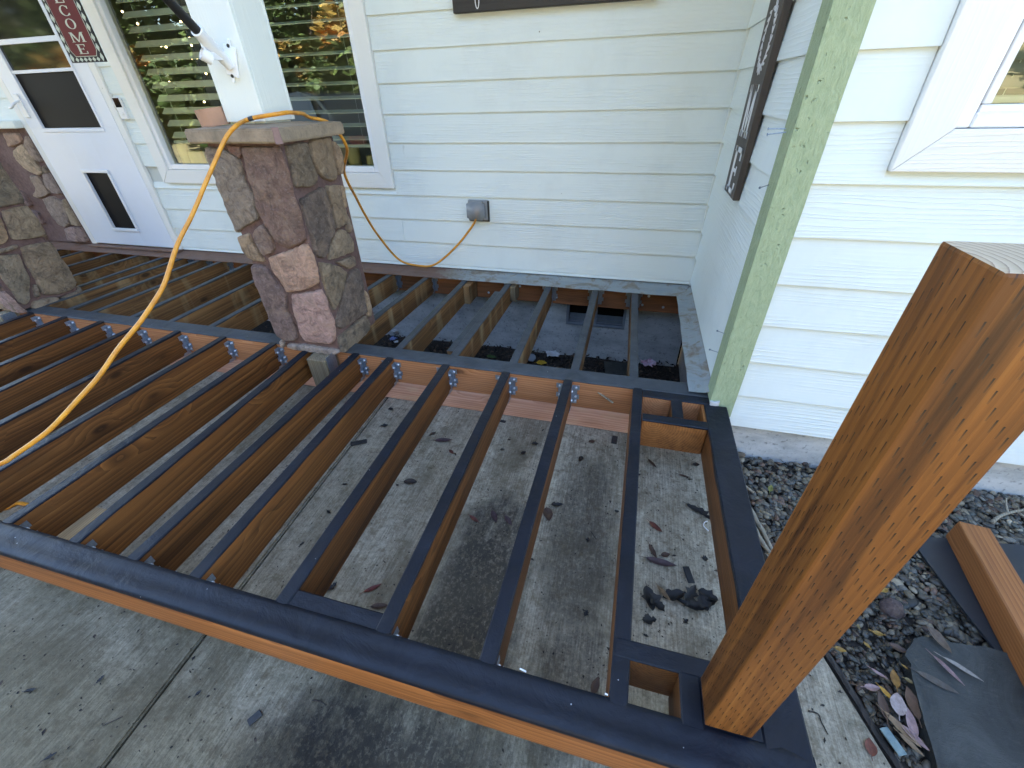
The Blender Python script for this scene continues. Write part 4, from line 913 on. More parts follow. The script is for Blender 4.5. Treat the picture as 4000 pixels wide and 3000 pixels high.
COLA = make_column(-2.195, -1.805, -1.295, -0.905, 0.004, 0.964, S1, 'freestanding stone clad column with the yellow cord draped over its cap', (0.80, 1.545))
q2 = lambda L: [(x/2.305, 520+y/2.305) for x, y in L]
S2 = [(q2([(-90, 20), (0, 150), (60, 300), (150, 430), (260, 560), (270, 610), (230, 630), (0, 670), (-180, 700), (-200, 300)]), (0.19, 0.175, 0.15)),
      (q2([(20, 700), (150, 665), (290, 650), (350, 700), (420, 840), (470, 900), (465, 920), (300, 950), (130, 965), (100, 930), (60, 800)]), (0.29, 0.25, 0.20)),
      (q2([(-10, 720), (40, 820), (80, 950), (60, 985), (0, 1005), (-160, 1010), (-170, 740)]), TN),
      (q2([(190, 1030), (300, 1000), (520, 970), (560, 1050), (580, 1120), (640, 1180), (720, 1280), (725, 1330), (660, 1410), (540, 1450), (400, 1460), (370, 1420), (310, 1290), (240, 1180)]), (0.24, 0.205, 0.165)),
      (q2([(-80, 1080), (0, 1050), (60, 1030), (170, 1000), (160, 1035), (90, 1060), (0, 1080), (-60, 1110)]), GY),
      (q2([(0, 1100), (170, 1085), (210, 1150), (240, 1250), (275, 1300), (270, 1500), (240, 1550), (190, 1540), (110, 1420), (0, 1270), (-80, 1200)]), (0.22, 0.20, 0.17)),
      (q2([(-60, 1420), (60, 1430), (130, 1500), (200, 1560), (260, 1610), (180, 1630), (100, 1610), (30, 1560), (-50, 1510)]), (0.36, 0.28, 0.29)),
      (q2([(300, 1520), (440, 1480), (530, 1480), (575, 1540), (440, 1610), (330, 1600), (290, 1560)]), (0.24, 0.21, 0.18)),
      (q2([(570, 1480), (700, 1420), (770, 1360), (800, 1470), (700, 1510), (600, 1545)]), (0.19, 0.17, 0.15)),
      (q2([(565, 985), (600, 975), (640, 1040), (690, 1120), (650, 1130), (600, 1090)]), GY), (q2([(670, 1180), (700, 1160), (810, 1330), (770, 1340), (720, 1260)]), GY),
      (q2([(800, 1350), (840, 1345), (872, 1430), (820, 1450)]), TN), (q2([(310, 600), (365, 590), (560, 940), (530, 960), (480, 880), (400, 760)]), (0.20, 0.17, 0.14)),
      (q2([(110, 240), (160, 270), (300, 530), (260, 550), (200, 460), (130, 330)]), (0.2, 0.175, 0.145)), (q2([(300, 1370), (330, 1360), (375, 1470), (320, 1480)]), GY)]
COLB = make_column(-4.59, -4.20, -1.295, -0.905, 0.004, 0.964, S2, 'freestanding stone clad column standing in front of the white door', (0.80, 1.95))
# stone facing on the wall left of the door
VEN = empty('stone_facing', (-5.9, -0.03, 0.03), 'low stone veneer on the house wall beside the white door, under a white ledge', 'stone wall')
box('mortar_bed', -8.8, -5.337, -0.030, -0.0005, 0.034, 0.965, 'mortar', VEN, 0)
vmap = lambda u, v, h: (u, -0.052-h, v)
V = [([(110, 160), (190, 95), (240, 150), (300, 220), (330, 290), (375, 350), (370, 375), (330, 380), (250, 340), (160, 270), (120, 210)], (0.42, 0.36, 0.29)), ([(230, 20), (300, 30), (370, 200), (400, 260), (330, 260), (270, 190), (210, 100)], (0.30, 0.26, 0.25)),
     ([(380, 370), (450, 360), (520, 370), (600, 550), (520, 550), (460, 540), (400, 470)], (0.27, 0.24, 0.25)), ([(260, 380), (330, 385), (385, 460), (440, 540), (410, 570), (330, 590), (290, 570), (320, 500)], (0.28, 0.24, 0.22)),
     ([(370, 590), (460, 570), (560, 620), (600, 740), (630, 820), (580, 850), (520, 830), (460, 740)], (0.27, 0.24, 0.24)), ([(560, 600), (620, 590), (760, 820), (740, 840), (640, 830), (600, 720)], (0.30, 0.27, 0.23)),
     ([(570, 860), (640, 845), (780, 850), (850, 970), (780, 980), (650, 975), (600, 960)], (0.29, 0.23, 0.24)), ([(20, 0), (150, 0), (190, 80), (120, 120), (70, 130)], (0.36, 0.27, 0.23)), ([(380, 290), (450, 360), (390, 360)], GY)]
for k, (pl, c) in enumerate(V):
    pts = [U(*p, 'y', -0.052) for p in q2(pl)]; pts = [(min(p.x, -5.34), min(max(p.z, 0.03), 0.962)) for p in pts]
    o = add('stone', stone_mesh(pts[::-1], vmap, k*5.1), 'stone', VEN); o.color = c+(1,)
rnd = random.Random(8); v = 0.04
while v < 0.9:
    hgt = rnd.uniform(0.13, 0.2); u = -8.75; hgt = min(hgt, 0.962-v)
    while u < -6.0:
        L = rnd.uniform(0.12, 0.28); j = lambda: rnd.uniform(0.008, 0.03)
        o = add('stone', stone_mesh([(u+j(), v+j()), (u+L/2, v+0.009), (u+L-j(), v+j()), (u+L-0.009, v+hgt/2), (u+L-j(), v+hgt-j()), (u+L/2, v+hgt-0.009), (u+j(), v+hgt-j()), (u+0.009, v+hgt/2)][::-1], vmap, u+v*9), 'stone', VEN); o.color = rnd.choice(PAL)+(1,); u += L
    v += hgt
# caps
def cap(x0, x1, y0, y1, z0, z1, parent):
    bm = bmesh.new(); n = 12
    cx, cy = (x0+x1)/2, (y0+y1)/2
    bbox(bm, (0, 0, 0), (x1-x0, y1-y0, z1-z0)); bmesh.ops.bevel(bm, geom=list(bm.edges), offset=0.006, segments=2, affect='EDGES')
    for v in bm.verts:
        if v.co.z > 0: v.co.z += 0.016*(1-max(abs(v.co.x)/(x1-x0), abs(v.co.y)/(y1-y0))*2)*0
    bmesh.ops.subdivide_edges(bm, edges=[e for e in bm.edges if e.calc_length() > 0.1], cuts=12, use_grid_fill=True)
    for v in bm.verts:
        v.co += Vector((nz(v.co*30), nz(v.co*30+Vector((9, 0, 0))), nz(v.co*30+Vector((0, 9, 0)))))*0.0022
        if v.co.z > 0.01: v.co.z += 0.014*(1-max(abs(v.co.x)/((x1-x0)/2), abs(v.co.y)/((y1-y0)/2)))
    return add('cap', bm_mesh(bm), 'cap', parent, (cx, cy, (z0+z1)/2))
cA = cap(-2.222, -1.780, -1.325, -0.880, 0.964, 1.014, COLA); cB = cap(-4.617, -4.172, -1.325, -0.880, 0.964, 1.014, COLB)
bm = bmesh.new(); bbox(bm, (0, 0, 0), (0.022, 0.030, 0.055)); bmesh.ops.subdivide_edges(bm, edges=list(bm.edges), cuts=3)
for v in bm.verts: v.co += Vector((nz(v.co*50), nz(v.co*50+Vector((5, 0, 0))), 0))*0.006
add('mortar_patch', bm_mesh(bm), MAT['simple']('pink_mortar', (0.27, 0.17, 0.15), (0.20, 0.13, 0.115), 30, 0.9, 0, 0.5), cA, (-1.787, -1.318, 0.990), (0, 0, 0.78))
# white porch posts
def porch_post(cx, cy, label, group=None):
    r = empty('porch_post', (cx, cy, 1.02), label, 'porch post')
    box('shaft', cx-0.078, cx+0.078, cy-0.078, cy+0.078, 1.024, 2.899, 'column', r, 0)
    for (a, b, c, d) in ((-0.093, 0.093, -0.093, -0.0785), (-0.093, 0.093, 0.0785, 0.093), (-0.093, -0.0785, -0.078, 0.078), (0.0785, 0.093, -0.078, 0.078)):
        box('face_board', cx+a, cx+b, cy+c, cy+d, 1.031, 2.899, 'column', r, 0.002)
    return r
PP = porch_post(-2.012, -1.115, 'off white square porch post carrying the flag pole bracket')
porch_post(-4.395, -1.115, 'plain off white square porch post on the column by the door')
# ------------------------------------------------------------------ flag bracket and pole
def flag():
    r = empty('flag_bracket', (-2.01, -1.215, 1.2), 'white metal flag pole bracket screwed to the porch post', 'bracket')
    p0 = U(1965/2.212, 545/2.212, 'y', -1.225); p1 = U(1700/2.212, 262/2.212, 'y', -1.335); d = (p1-p0).normalized()
    bm = bmesh.new(); bbox(bm, (0, 0, 0), (0.050, 0.008, 0.135)); bmesh.ops.bevel(bm, geom=[e for e in bm.edges if abs(e.verts[0].co.y-e.verts[1].co.y) > 0.005], offset=0.02, segments=4, affect='EDGES'); bmesh.ops.bevel(bm, geom=list(bm.edges), offset=0.0015, segments=1, affect='EDGES')
    c = U(1990/2.212, 530/2.212, 'y', -1.212); pl = add('plate', bm_mesh(bm), 'vinyl', r, (c.x+0.006, -1.2135, c.z), (0, 0.30, 0))
    for k in (-1, 1):
        bm = bmesh.new(); q = Vector((c.x+0.006+k*0.013, -1.218, c.z+k*0.045)); cyl(bm, q, q+Vector((0, -0.002, 0)), 0.006, n=12); add('screw_hole', bm_mesh(bm), 'blackmetal', pl)
    bm = bmesh.new(); cyl(bm, p0-d*0.01, p1, 0.019, 0.021, n=24, cap=False); cyl(bm, p1, p1+d*0.001, 0.021, 0.016, n=24, cap=False); cyl(bm, p1-d*0.03, p1+d*0.001, 0.016, 0.016, n=24)
    add('socket_tube', bm_mesh(bm), 'vinyl', r, smooth=False)
    m_ = p0.lerp(p1, 0.42); bm = bmesh.new(); cyl(bm, m_+Vector((0.0, -0.03, -0.028)), m_+Vector((-0.012, -0.055, -0.012)), 0.020, 0.020, n=20, cap=False); cyl(bm, m_+Vector((0.0, -0.03, -0.028)), m_+Vector((-0.012, -0.055, -0.012)), 0.015, 0.015, n=20, cap=False)
    bbox(bm, m_+Vector((0, -0.012, -0.018)), (0.022, 0.05, 0.022)); add('second_socket', bm_mesh(bm), 'vinyl', r)
    fp = empty('flag_pole', p1, 'black flag pole slanting up out of the white bracket', 'pole')
    bm = bmesh.new(); cyl(bm, p1-d*0.025, p1+d*0.9, 0.0155, 0.0155, n=20); add('pole', bm_mesh(bm), 'blackmetal', fp, smooth=False)
    bm = bmesh.new(); cyl(bm, p1+d*0.9, p1+d*0.93, 0.02, 0.006, n=20); add('finial', bm_mesh(bm), 'blackmetal', fp)
flag()
bm = bmesh.new(); n = 36
for (ra, rb) in ((0.054, 0.054), (0.048, 0.048)): cyl(bm, (0, 0, 0), (0, 0, 0.062), ra, rb, n=n, cap=False)
bm.verts.ensure_lookup_table()
for i in range(n):
    j = (i+1) % n; bm.faces.new((bm.verts[i], bm.verts[j], bm.verts[2*n+j], bm.verts[2*n+i])); bm.faces.new((bm.verts[n+i], bm.verts[n+j], bm.verts[3*n+j], bm.verts[3*n+i]))
tag(add('cardboard_roll', bm_mesh(bm), 'cardboard', None, (-2.158, -1.215, 1.0185), (0.05, -0.10, 0)), 'short brown cardboard roll resting on the stone cap', 'cardboard roll')

# ------------------------------------------------------------------ signs
def poly_obj(name, polys, mat, parent, M4, th):
    bm = bmesh.new()
    for pl in polys:
        f = bm.faces.new([bm.verts.new((x, 0, z)) for x, z in pl]); e = bmesh.ops.extrude_face_region(bm, geom=[f]); bmesh.ops.translate(bm, verts=[v for v in e['geom'] if isinstance(v, bmesh.types.BMVert)], vec=(0, -th, 0))
    bm.transform(M4); me = bm_mesh(bm); return add(name, me, mat, parent)
def rect(x0, x1, z0, z1): return [(x0, z0), (x1, z0), (x1, z1), (x0, z1)]
def ringpoly(cx, cz, rx, rz, tx, tz, a0=0, a1=360, n=28):
    out = []
    for i in range(n):
        t0, t1 = math.radians(a0+(a1-a0)*i/n), math.radians(a0+(a1-a0)*(i+1)/n)
        out.append([(cx+rx*math.cos(t0), cz+rz*math.sin(t0)), (cx+rx*math.cos(t1), cz+rz*math.sin(t1)), (cx+(rx-tx)*math.cos(t1), cz+(rz-tz)*math.sin(t1)), (cx+(rx-tx)*math.cos(t0), cz+(rz-tz)*math.sin(t0))])
    return out
def serif(ch):
    # letters in a unit box, thick stems with serifs
    E_ = [rect(0.12, 0.30, 0, 1), rect(0.02, 0.40, 0, 0.05), rect(0.02, 0.40, 0.95, 1), rect(0.30, 0.88, 0, 0.07), rect(0.82, 0.90, 0.0, 0.28), rect(0.30, 0.82, 0.93, 1), rect(0.76, 0.84, 0.76, 1), rect(0.30, 0.62, 0.48, 0.54), rect(0.58, 0.64, 0.40, 0.62)]
    if ch == 'E': return E_
    if ch == 'L': return [rect(0.12, 0.30, 0, 1), rect(0.02, 0.42, 0.95, 1), rect(0.02, 0.12, 0, 0.05), rect(0.30, 0.88, 0, 0.07), rect(0.82, 0.90, 0, 0.30)]
    if ch == 'O': return ringpoly(0.5, 0.5, 0.48, 0.52, 0.17, 0.05)
    if ch == 'C': return ringpoly(0.52, 0.5, 0.48, 0.52, 0.17, 0.05, 42, 318)+[rect(0.80, 0.88, 0.68, 0.95), rect(0.80, 0.88, 0.05, 0.26)]
    if ch == 'M': return [rect(0.06, 0.14, 0, 1), rect(-0.02, 0.22, 0, 0.05), rect(0.84, 1.0, 0, 1), rect(0.76, 1.08, 0, 0.05), rect(-0.02, 0.14, 0.95, 1), rect(0.84, 1.08, 0.95, 1), [(0.06, 1), (0.22, 1), (0.54, 0.12), (0.47, 0.02)], [(0.47, 0.02), (0.54, 0.02), (0.92, 1), (0.84, 1)]]
    if ch == 'W': return [[(0, 1), (0.16, 1), (0.34, 0), (0.26, 0)], [(0.26, 0), (0.34, 0), (0.54, 0.9), (0.47, 0.9)], [(0.42, 1), (0.58, 1), (0.76, 0), (0.68, 0)], [(0.68, 0), (0.76, 0), (1, 1), (0.93, 1)]]
    return []
def welcome():
    a, b = Vector((-3.797, -0.50, 1.315)), Vector((-3.572, -0.465, 1.315)); w = (b-a).length; ang = math.atan2(b.y-a.y, b.x-a.x)
    M4 = Matrix.Translation((a+b)/2) @ Matrix.Rotation(ang, 4, 'Z')
    r = empty('welcome_sign', (a+b)/2, 'hanging dark red WELCOME sign with black and pale diamond border', 'sign'); H = 0.72
    par_ = r
    bm = bmesh.new(); bbox(bm, (0, 0.004, H/2), (w, 0.008, H)); bm.transform(M4); add('board', bm_mesh(bm), 'signblack', r)
    c = 0.028; bw = 0.030; x = w/2-bw
    pan = [(-x+c*0.6, bw), (x-c*0.6, bw), (x, bw+c), (x, H-bw-c), (x-c*0.6, H-bw), (-x+c*0.6, H-bw), (-x, H-bw-c), (-x, bw+c)]
    poly_obj('red_panel_edge', [[(px*1.03, (pz-H/2)*1.008+H/2) for px, pz in pan]], 'signcream', r, M4, 0.0010)
    poly_obj('red_panel', [pan], 'signred', r, M4, 0.0018)
    dm = []
    nz_ = 16
    for k in range(nz_):
        z = (k+0.5)*H/nz_; hh = H/nz_*0.46
        for sx in (-1, 1): cx = sx*(w/2-bw*0.47); dm.append([(cx-bw*0.36, z), (cx, z-hh), (cx+bw*0.36, z), (cx, z+hh)])
    for k in range(6):
        cx = -w/2+bw+(k+0.5)*(w-2*bw)/6; dx = (w-2*bw)/12*0.8
        dm.append([(cx-dx, bw*0.45), (cx, bw*0.10), (cx+dx, bw*0.45), (cx, bw*0.82)])
    poly_obj('diamonds', dm, 'signcream', r, M4, 0.0009)
    hts = {'E': 1.377, 'M': 1.431, 'O': 1.490, 'C': 1.547, 'L': 1.602}
    for ch, zc in list(hts.items())+[('E', 1.66), ('W', 1.72)]:
        lw = 0.066 if ch not in 'MW' else 0.082; lh = 0.044; z0 = zc-1.315-lh/2
        poly_obj('letter', [[(-lw/2+px*lw, z0+pz*lh) for px, pz in pl] for pl in serif(ch)], 'signcream', r, M4, 0.0032)
    for sx in (-1, 1):
        bm = bmesh.new(); p = M4 @ Vector((sx*0.08, 0.004, H)); cyl(bm, p, (p.x, p.y, 2.62), 0.0015, n=6); add('hanging_wire', bm_mesh(bm), 'galv', r)
welcome()
def home():
    r = empty('home_sign', (-0.03, -0.70, 0.71), 'tall dark brown HOME sign with white letters and a leafy wreath, on the return wall', 'sign')
    box('board', -0.043, -0.016, -0.828, -0.583, 0.710, 1.720, 'signwood', r, 0.002)
    # local x -> world -y, facing -x
    M4 = Matrix.Translation((-0.0432, -0.705, 0)) @ Matrix.Rotation(-math.pi/2, 4, 'Z')
    def slab_letter(ch, z0, z1):
        h = z1-z0; w = 0.075
        if ch == 'E': pl = [rect(-w*0.76, -w*0.26, z0, z1), rect(-w, w, z0, z0+h*0.11), rect(-w, w, z1-h*0.11, z1), rect(-w*0.30, w*0.35, z0+h*0.46, z0+h*0.54), rect(w*0.70, w, z0, z0+h*0.26), rect(w*0.70, w, z1-h*0.26, z1), rect(w*0.35, w*0.55, z0+h*0.40, z0+h*0.60)]
        if ch == 'M':
            t = 0.024; pl = [rect(-w*0.84, -w*0.50, z0, z1), rect(w*0.50, w*0.84, z0, z1), rect(-w, -w*0.32, z0, z0+h*0.13), rect(w*0.32, w, z0, z0+h*0.13), rect(-w, -w*0.50, z1-h*0.13, z1), rect(w*0.50, w, z1-h*0.13, z1),
                  [(-w*0.72, z1), (-w*0.50, z1), (w*0.07, z0+h*0.22), (-w*0.07, z0+h*0.10)], [(-w*0.07, z0+h*0.10), (w*0.07, z0+h*0.10), (w*0.72, z1), (w*0.50, z1)]]
        if ch == 'H': pl = [rect(-w*0.8, -w*0.3, z0, z1), rect(w*0.3, w*0.8, z0, z1), rect(-w*0.3, w*0.3, z0+h*0.42, z0+h*0.58)]
        poly_obj('letter', pl, 'signwhite', r, M4, 0.0012)
    slab_letter('E', 0.722, 0.895); slab_letter('M', 0.930, 1.106); slab_letter('H', 1.40, 1.58)
    # wreath of little leaves in place of the O
    cz, rx, rz = 1.245, 0.066, 0.090; lv = []
    ring = ringpoly(0, cz, rx, rz, 0.0025, 0.0025, 0, 360, 40)
    for k in range(22):
        if k in (5, 6): continue
        t = 2*math.pi*k/22+0.1; px, pz = rx*math.cos(t), cz+rz*math.sin(t); tang = math.atan2(rz*math.cos(t), -rx*math.sin(t))
        for sgn in (-1, 1):
            a = tang+sgn*0.65; cx, c2 = px+0.013*math.cos(a), pz+0.013*math.sin(a)
            lv.append([(cx+0.015*math.cos(u)*math.cos(a)-0.005*math.sin(u)*math.sin(a), c2+0.015*math.cos(u)*math.sin(a)+0.005*math.sin(u)*math.cos(a)) for u in [2*math.pi*i/12 for i in range(12)]])
    poly_obj('wreath_leaves', lv, 'signwhite', r, M4, 0.0012); poly_obj('wreath_ring', ring, 'signwhite', r, M4, 0.0008)
home()
def black_sign():
    r = empty('wall_sign', (-0.99, -0.03, 1.464), 'long black sign board with a white loop stroke fixed to the pale siding', 'sign')
    box('board', -1.515, -0.455, -0.052, -0.0165, 1.464, 1.72, 'signblack', r, 0.003)
    M4 = Matrix.Translation((0, -0.0522, 0))
    def L(px, py): p = U(px, py, 'y', -0.053); return p.x, p.z
    cx, cz = L(1000+1910/2.212, 12); poly_obj('script_loop', ringpoly(cx, cz+0.012, 0.0125, 0.036, 0.0045, 0.0055), 'signwhite', r, M4, 0.0010)
black_sign()

# ------------------------------------------------------------------ yellow extension cord
def cord():
    rt = empty('extension_cord', (-1.7, -0.9, 1.03), 'yellow extension cord running from the wall outlet over the stone cap', 'extension cord')
    px1 = [(0, 1812, 1.345), (60, 1775, 1.35), (180, 1690, 1.365), (280, 1588, 1.38), (370, 1490, 1.40), (460, 1365, 1.425), (560, 1240, 1.45), (640, 1110, 1.475), (690, 960, 1.50), (745, 850, 1.52), (790, 745, 1.535), (815, 690, 1.54), (850, 605, 1.548), (876, 548, 1.553), (898, 515, 1.557), (925, 490, 1.562)]
    pts = [Vector((-2.75, -2.405, 0.0095)), Vector((-2.55, -2.395, 0.06))]+[UD(*p) for p in px1]
    # over the cap, behind the post's foot and down to the outlet
    top = [U(960, 474, 'z', 1.036), ]
    pts += [U(953, 474, 'y', -1.275), U(985, 462, 'y', -1.255), U(1030, 453, 'y', -1.240), U(1087, 445, 'y', -1.225), U(1136, 439, 'y', -1.16), U(1181, 444, 'y', -1.05), U(1207, 458, 'y', -0.94), Vector((-1.862, -0.866, 1.005))]
    a = [(1345, 675, -0.66), (1395, 780, -0.50), (1450, 880, -0.38), (1500, 950, -0.30), (1563, 1017, -0.22), (1632, 1037, -0.16), (1690, 1036, -0.115), (1740, 1003, -0.095), (1795, 949, -0.085), (1840, 890, -0.080)]
    pts += [Vector((-1.845, -0.80, 0.90))]+[U(x, y, 'y', yy) for x, y, yy in a]+[Vector((-1.455, -0.074, 0.415)), Vector((-1.448, -0.062, 0.455))]
    path = smooth_path(pts, 9)
    path = [p+Vector((nz(p*9), nz(p*9+Vector((4, 0, 0))), nz(p*9+Vector((0, 4, 0)))))*0.0022 for p in path]
    add('cord', tube_mesh(path, 0.0075, 10), 'cord', rt, smooth=True)
    b = (U(978, 465, 'y', -1.258), U(982, 463, 'y', -1.256)); i = min(range(len(path)), key=lambda k: (path[k]-b[0].lerp(b[1], 0.3)).length)
    add('black_band', tube_mesh(path[i-2:i+3], 0.0083, 12), 'cordband', rt, smooth=True)
    bm = bmesh.new(); cyl(bm, (-1.448, -0.062, 0.440), (-1.448, -0.060, 0.480), 0.014, 0.016, n=14); add('plug', bm_mesh(bm), 'cord', rt)
    # its slack end on the slab under the joists
    p = [U(x, y, 'z', ZC+0.008) for x, y in ((-140, 2050), (-60, 2010), (30, 1982), (70, 1965), (120, 1975))]
    add('cord_end', tube_mesh(smooth_path(p, 8), 0.0075, 10), 'cord', rt, smooth=True)
cord()

# ------------------------------------------------------------------ things behind the glass
def blind(x0, x1, zlo, zhi, step, y, tilt, label, sm='slat'):
    r = empty('window_blind', ((x0+x1)/2, y, zhi), label, 'window blind'); me = box_mesh(x1-x0, 0.052, 0.0055, 0)
    z = zlo
    while z < zhi: add('slat', me, sm, r, ((x0+x1)/2, y, z), (tilt, 0, 0)); z += step
    box('bottom_rail', x0, x1, y-0.026, y+0.026, zlo-0.055, zlo-0.036, 'slat', r, 0.003)
    for f in (0.12, 0.88): bm = bmesh.new(); cyl(bm, (x0+(x1-x0)*f, y, zlo-0.04), (x0+(x1-x0)*f, y, zhi), 0.0012, n=6); add('ladder_cord', bm_mesh(bm), 'slat', r)
blind(-3.07, -2.215, 0.872, 2.05, 0.0785, 0.112, 0.32, 'open white slat blind in the window half nearest the lap siding')
blind(-3.98, -3.16, 0.900, 2.05, 0.0785, 0.112, 0.75, 'half closed white slat blind in the window half nearest the door')
blind(0.44, 0.80, 1.10, 2.0, 0.030, -D+0.075, 0.85, 'narrow slat blind in the window of the projecting wall', 'slatdark')
def candle(x0, x1, z1, label):
    bm = bmesh.new(); r = (x1-x0)/2; n = 24; prof = [(r, 0), (r, (z1-0.701)-0.004), (r-0.004, z1-0.701), (r*0.55, z1-0.706), (0.0, z1-0.709)]
    rings = [[bm.verts.new((q*math.cos(t), q*math.sin(t), h)) for t in [2*math.pi*i/n for i in range(n)]] for q, h in prof[:-1]]
    for a, b in zip(rings, rings[1:]):
        for i in range(n): bm.faces.new((a[i], a[(i+1) % n], b[(i+1) % n], b[i]))
    bm.faces.new(rings[-1]); bm.faces.new(rings[0][::-1]); cyl(bm, (0, 0, z1-0.707), (0, 0, z1-0.695), 0.0015, n=6)
    tag(add('pillar_candle', bm_mesh(bm), 'wax', None, ((x0+x1)/2, 0.125, 0.7005)), label, 'candle')
candle(-2.474, -2.381, 0.821, 'tall cream candle on the sill beside the pane edge by the lap siding'); candle(-2.325, -2.255, 0.767, 'short cream candle in the sill corner nearest the lap siding')
candle(-4.000, -3.925, 0.841, 'tall amber candle in the sill corner nearest the door'); candle(-3.905, -3.800, 0.793, 'short wide amber candle beside the tall one near the door')
def fairy():
    r = empty('string_lights', (-3.5, 0.15, 1.7), 'lit string of tiny warm bulbs hanging behind the window near the door', 'string lights')
    z1 = lambda x, y: (x/2.212, y/2.212)
    runs = [[(1040, -60), (1057, 100), (1135, 143), (1190, 205), (1225, 242), (1290, 390), (1390, 395), (1435, 405), (1565, 342), (1655, 392), (1700, 480)], [(1560, -80), (1562, 188), (1640, 330), (1700, 500), (1740, 620), (1765, 740), (1790, 840), (1830, 960), (1880, 985)], [(1430, 508), (1540, 508), (1655, 503), (1780, 635), (1760, 742), (1765, 880)], [(1360, 735), (1465, 710)]]
    bme = bpy.data.meshes.new('bulb'); bm = bmesh.new(); bmesh.ops.create_icosphere(bm, subdivisions=1, radius=0.0075); bm.to_mesh(bme); bm.free()
    for run in runs:
        pts = [U(*z1(*p), 'y', 0.20) for p in run]
        add('wire', tube_mesh(smooth_path(pts, 4), 0.0015, 5), 'blackmetal', r)
        for p in pts: add('bulb', bme, 'bulb', r, p)
fairy()

# ------------------------------------------------------------------ gravel bed, slate, rubber sheet, lumber
RXE = lambda y: 0.135+(-1.63-y)*0.10 if y > -1.8 else 0.155+(-1.8-y)*0.345
def bed_soil():
    vs_, fs = [], []; ys = [-1.27-0.06*k for k in range(36)]; nx = 24
    for y in ys:
        for i in range(nx+1):
            x = RXE(y)-0.02+(2.6-RXE(y))*i/nx; vs_.append((x, y, -0.292+0.010*nz((x*6, y*6, 4))))
    for j in range(len(ys)-1):
        for i in range(nx): fs.append((j*(nx+1)+i, (j+1)*(nx+1)+i, (j+1)*(nx+1)+i+1, j*(nx+1)+i+1))
    tag(add('bed_soil', mesh(vs_, fs), 'soil', smooth=True), kind='structure')
bed_soil()
SLATE = [(0.518, -2.011), (0.54, -1.998), (0.592, -1.996), (0.698, -1.990), (0.79, -1.996), (0.95, -2.02), (1.12, -2.10), (1.15, -2.3), (1.10, -2.6), (0.9, -2.72), (0.55, -2.70), (0.43, -2.55), (0.428, -2.332), (0.439, -2.26), (0.450, -2.20), (0.461, -2.152), (0.474, -2.09), (0.470, -2.07), (0.495, -2.04)]
MATP = [(0.684, -1.662), (0.748, -1.592), (1.45, -1.50), (1.62, -1.72), (1.30, -2.02), (0.733, -1.980), (0.7145, -1.885)]
def inside(x, y, P):
    c = False; j = len(P)-1
    for i in range(len(P)):
        if (P[i][1] > y) != (P[j][1] > y) and x < (P[j][0]-P[i][0])*(y-P[i][1])/(P[j][1]-P[i][1])+P[i][0]: c = not c
        j = i
    return c
def pebbles():
    bm = bmesh.new(); bmesh.ops.create_icosphere(bm, subdivisions=2, radius=1.0); base = np.array([v.co[:] for v in bm.verts]); tri = np.array([[v.index for v in f.verts] for f in bm.faces]); bm.free()
    rng = np.random.RandomState(4); V_, F_, C_ = [], [], []; off = 0
    pal = np.array([(0.16, 0.17, 0.18), (0.10, 0.11, 0.12), (0.24, 0.24, 0.23), (0.30, 0.27, 0.21), (0.20, 0.14, 0.12), (0.09, 0.085, 0.08), (0.40, 0.38, 0.33), (0.15, 0.17, 0.17), (0.20, 0.19, 0.17)])
    cnt = 0; tries = 0
    while cnt < 9500 and tries < 110000:
        tries += 1; y = rng.uniform(-2.75, -1.275); x0 = RXE(y)+0.035; x = rng.uniform(x0, 1.75)
        if inside(x, y, SLATE) and not (inside(x-0.02, y, SLATE) is False): continue
        if inside(x, y, MATP) and inside(x+0.03, y, MATP) and inside(x-0.03, y, MATP): continue
        # bare dark soil patch between slate and slab
        if (x-0.43)**2/0.10**2+(y+2.06)**2/0.12**2 < 1 and rng.rand() < 0.25: continue
        if y > -1.36 and x < 0.62 and rng.rand() < 0.6: continue
        s = rng.uniform(0.0065, 0.0140)*(1.25 if rng.rand() < 0.1 else 1.0)*(0.75 if y < -1.95 else 1.0)
        sc = np.array([s*rng.uniform(0.95, 1.55), s*rng.uniform(0.75, 1.05), s*rng.uniform(0.42, 0.7)])
        a = rng.uniform(0, 6.28); t1 = rng.normal(0, 0.25); t2 = rng.normal(0, 0.25)
        R = np.array(Matrix.Rotation(a, 3, 'Z') @ Matrix.Rotation(t1, 3, 'X') @ Matrix.Rotation(t2, 3, 'Y'))
        q = base*(1+0.10*rng.normal(0, 1, (len(base), 1))*0.4); q[:, 0] *= 1+0.18*rng.uniform(-1, 1)*q[:, 1]
        q = (q*sc)@R.T+np.array([x, y, -0.286+0.006*nz((x*6, y*6, 4))+rng.uniform(0.0, 0.014)])
        V_.append(q); F_.append(tri+off); off += len(base); c = pal[rng.randint(len(pal))]*np.array((0.92, 0.80, 0.64))*rng.uniform(0.5, 1.15)*(0.62 if y < -1.85 else 1.0); C_.append(np.tile(np.append(c, 1.0), (len(base), 1))); cnt += 1
    V_ = np.concatenate(V_); F_ = np.concatenate(F_); C_ = np.concatenate(C_)
    me = bpy.data.meshes.new('pebbles'); me.from_pydata(V_.tolist(), [], F_.tolist()); at = me.color_attributes.new('Col', 'FLOAT_COLOR', 'POINT'); at.data.foreach_set('color', C_.astype(np.float32).ravel()); me.polygons.foreach_set('use_smooth', [True]*len(me.polygons))
    tag(add('gravel', me, 'pebble'), 'grey and tan river pebbles filling the bed beside the slab', 'gravel', kind='stuff')
pebbles()
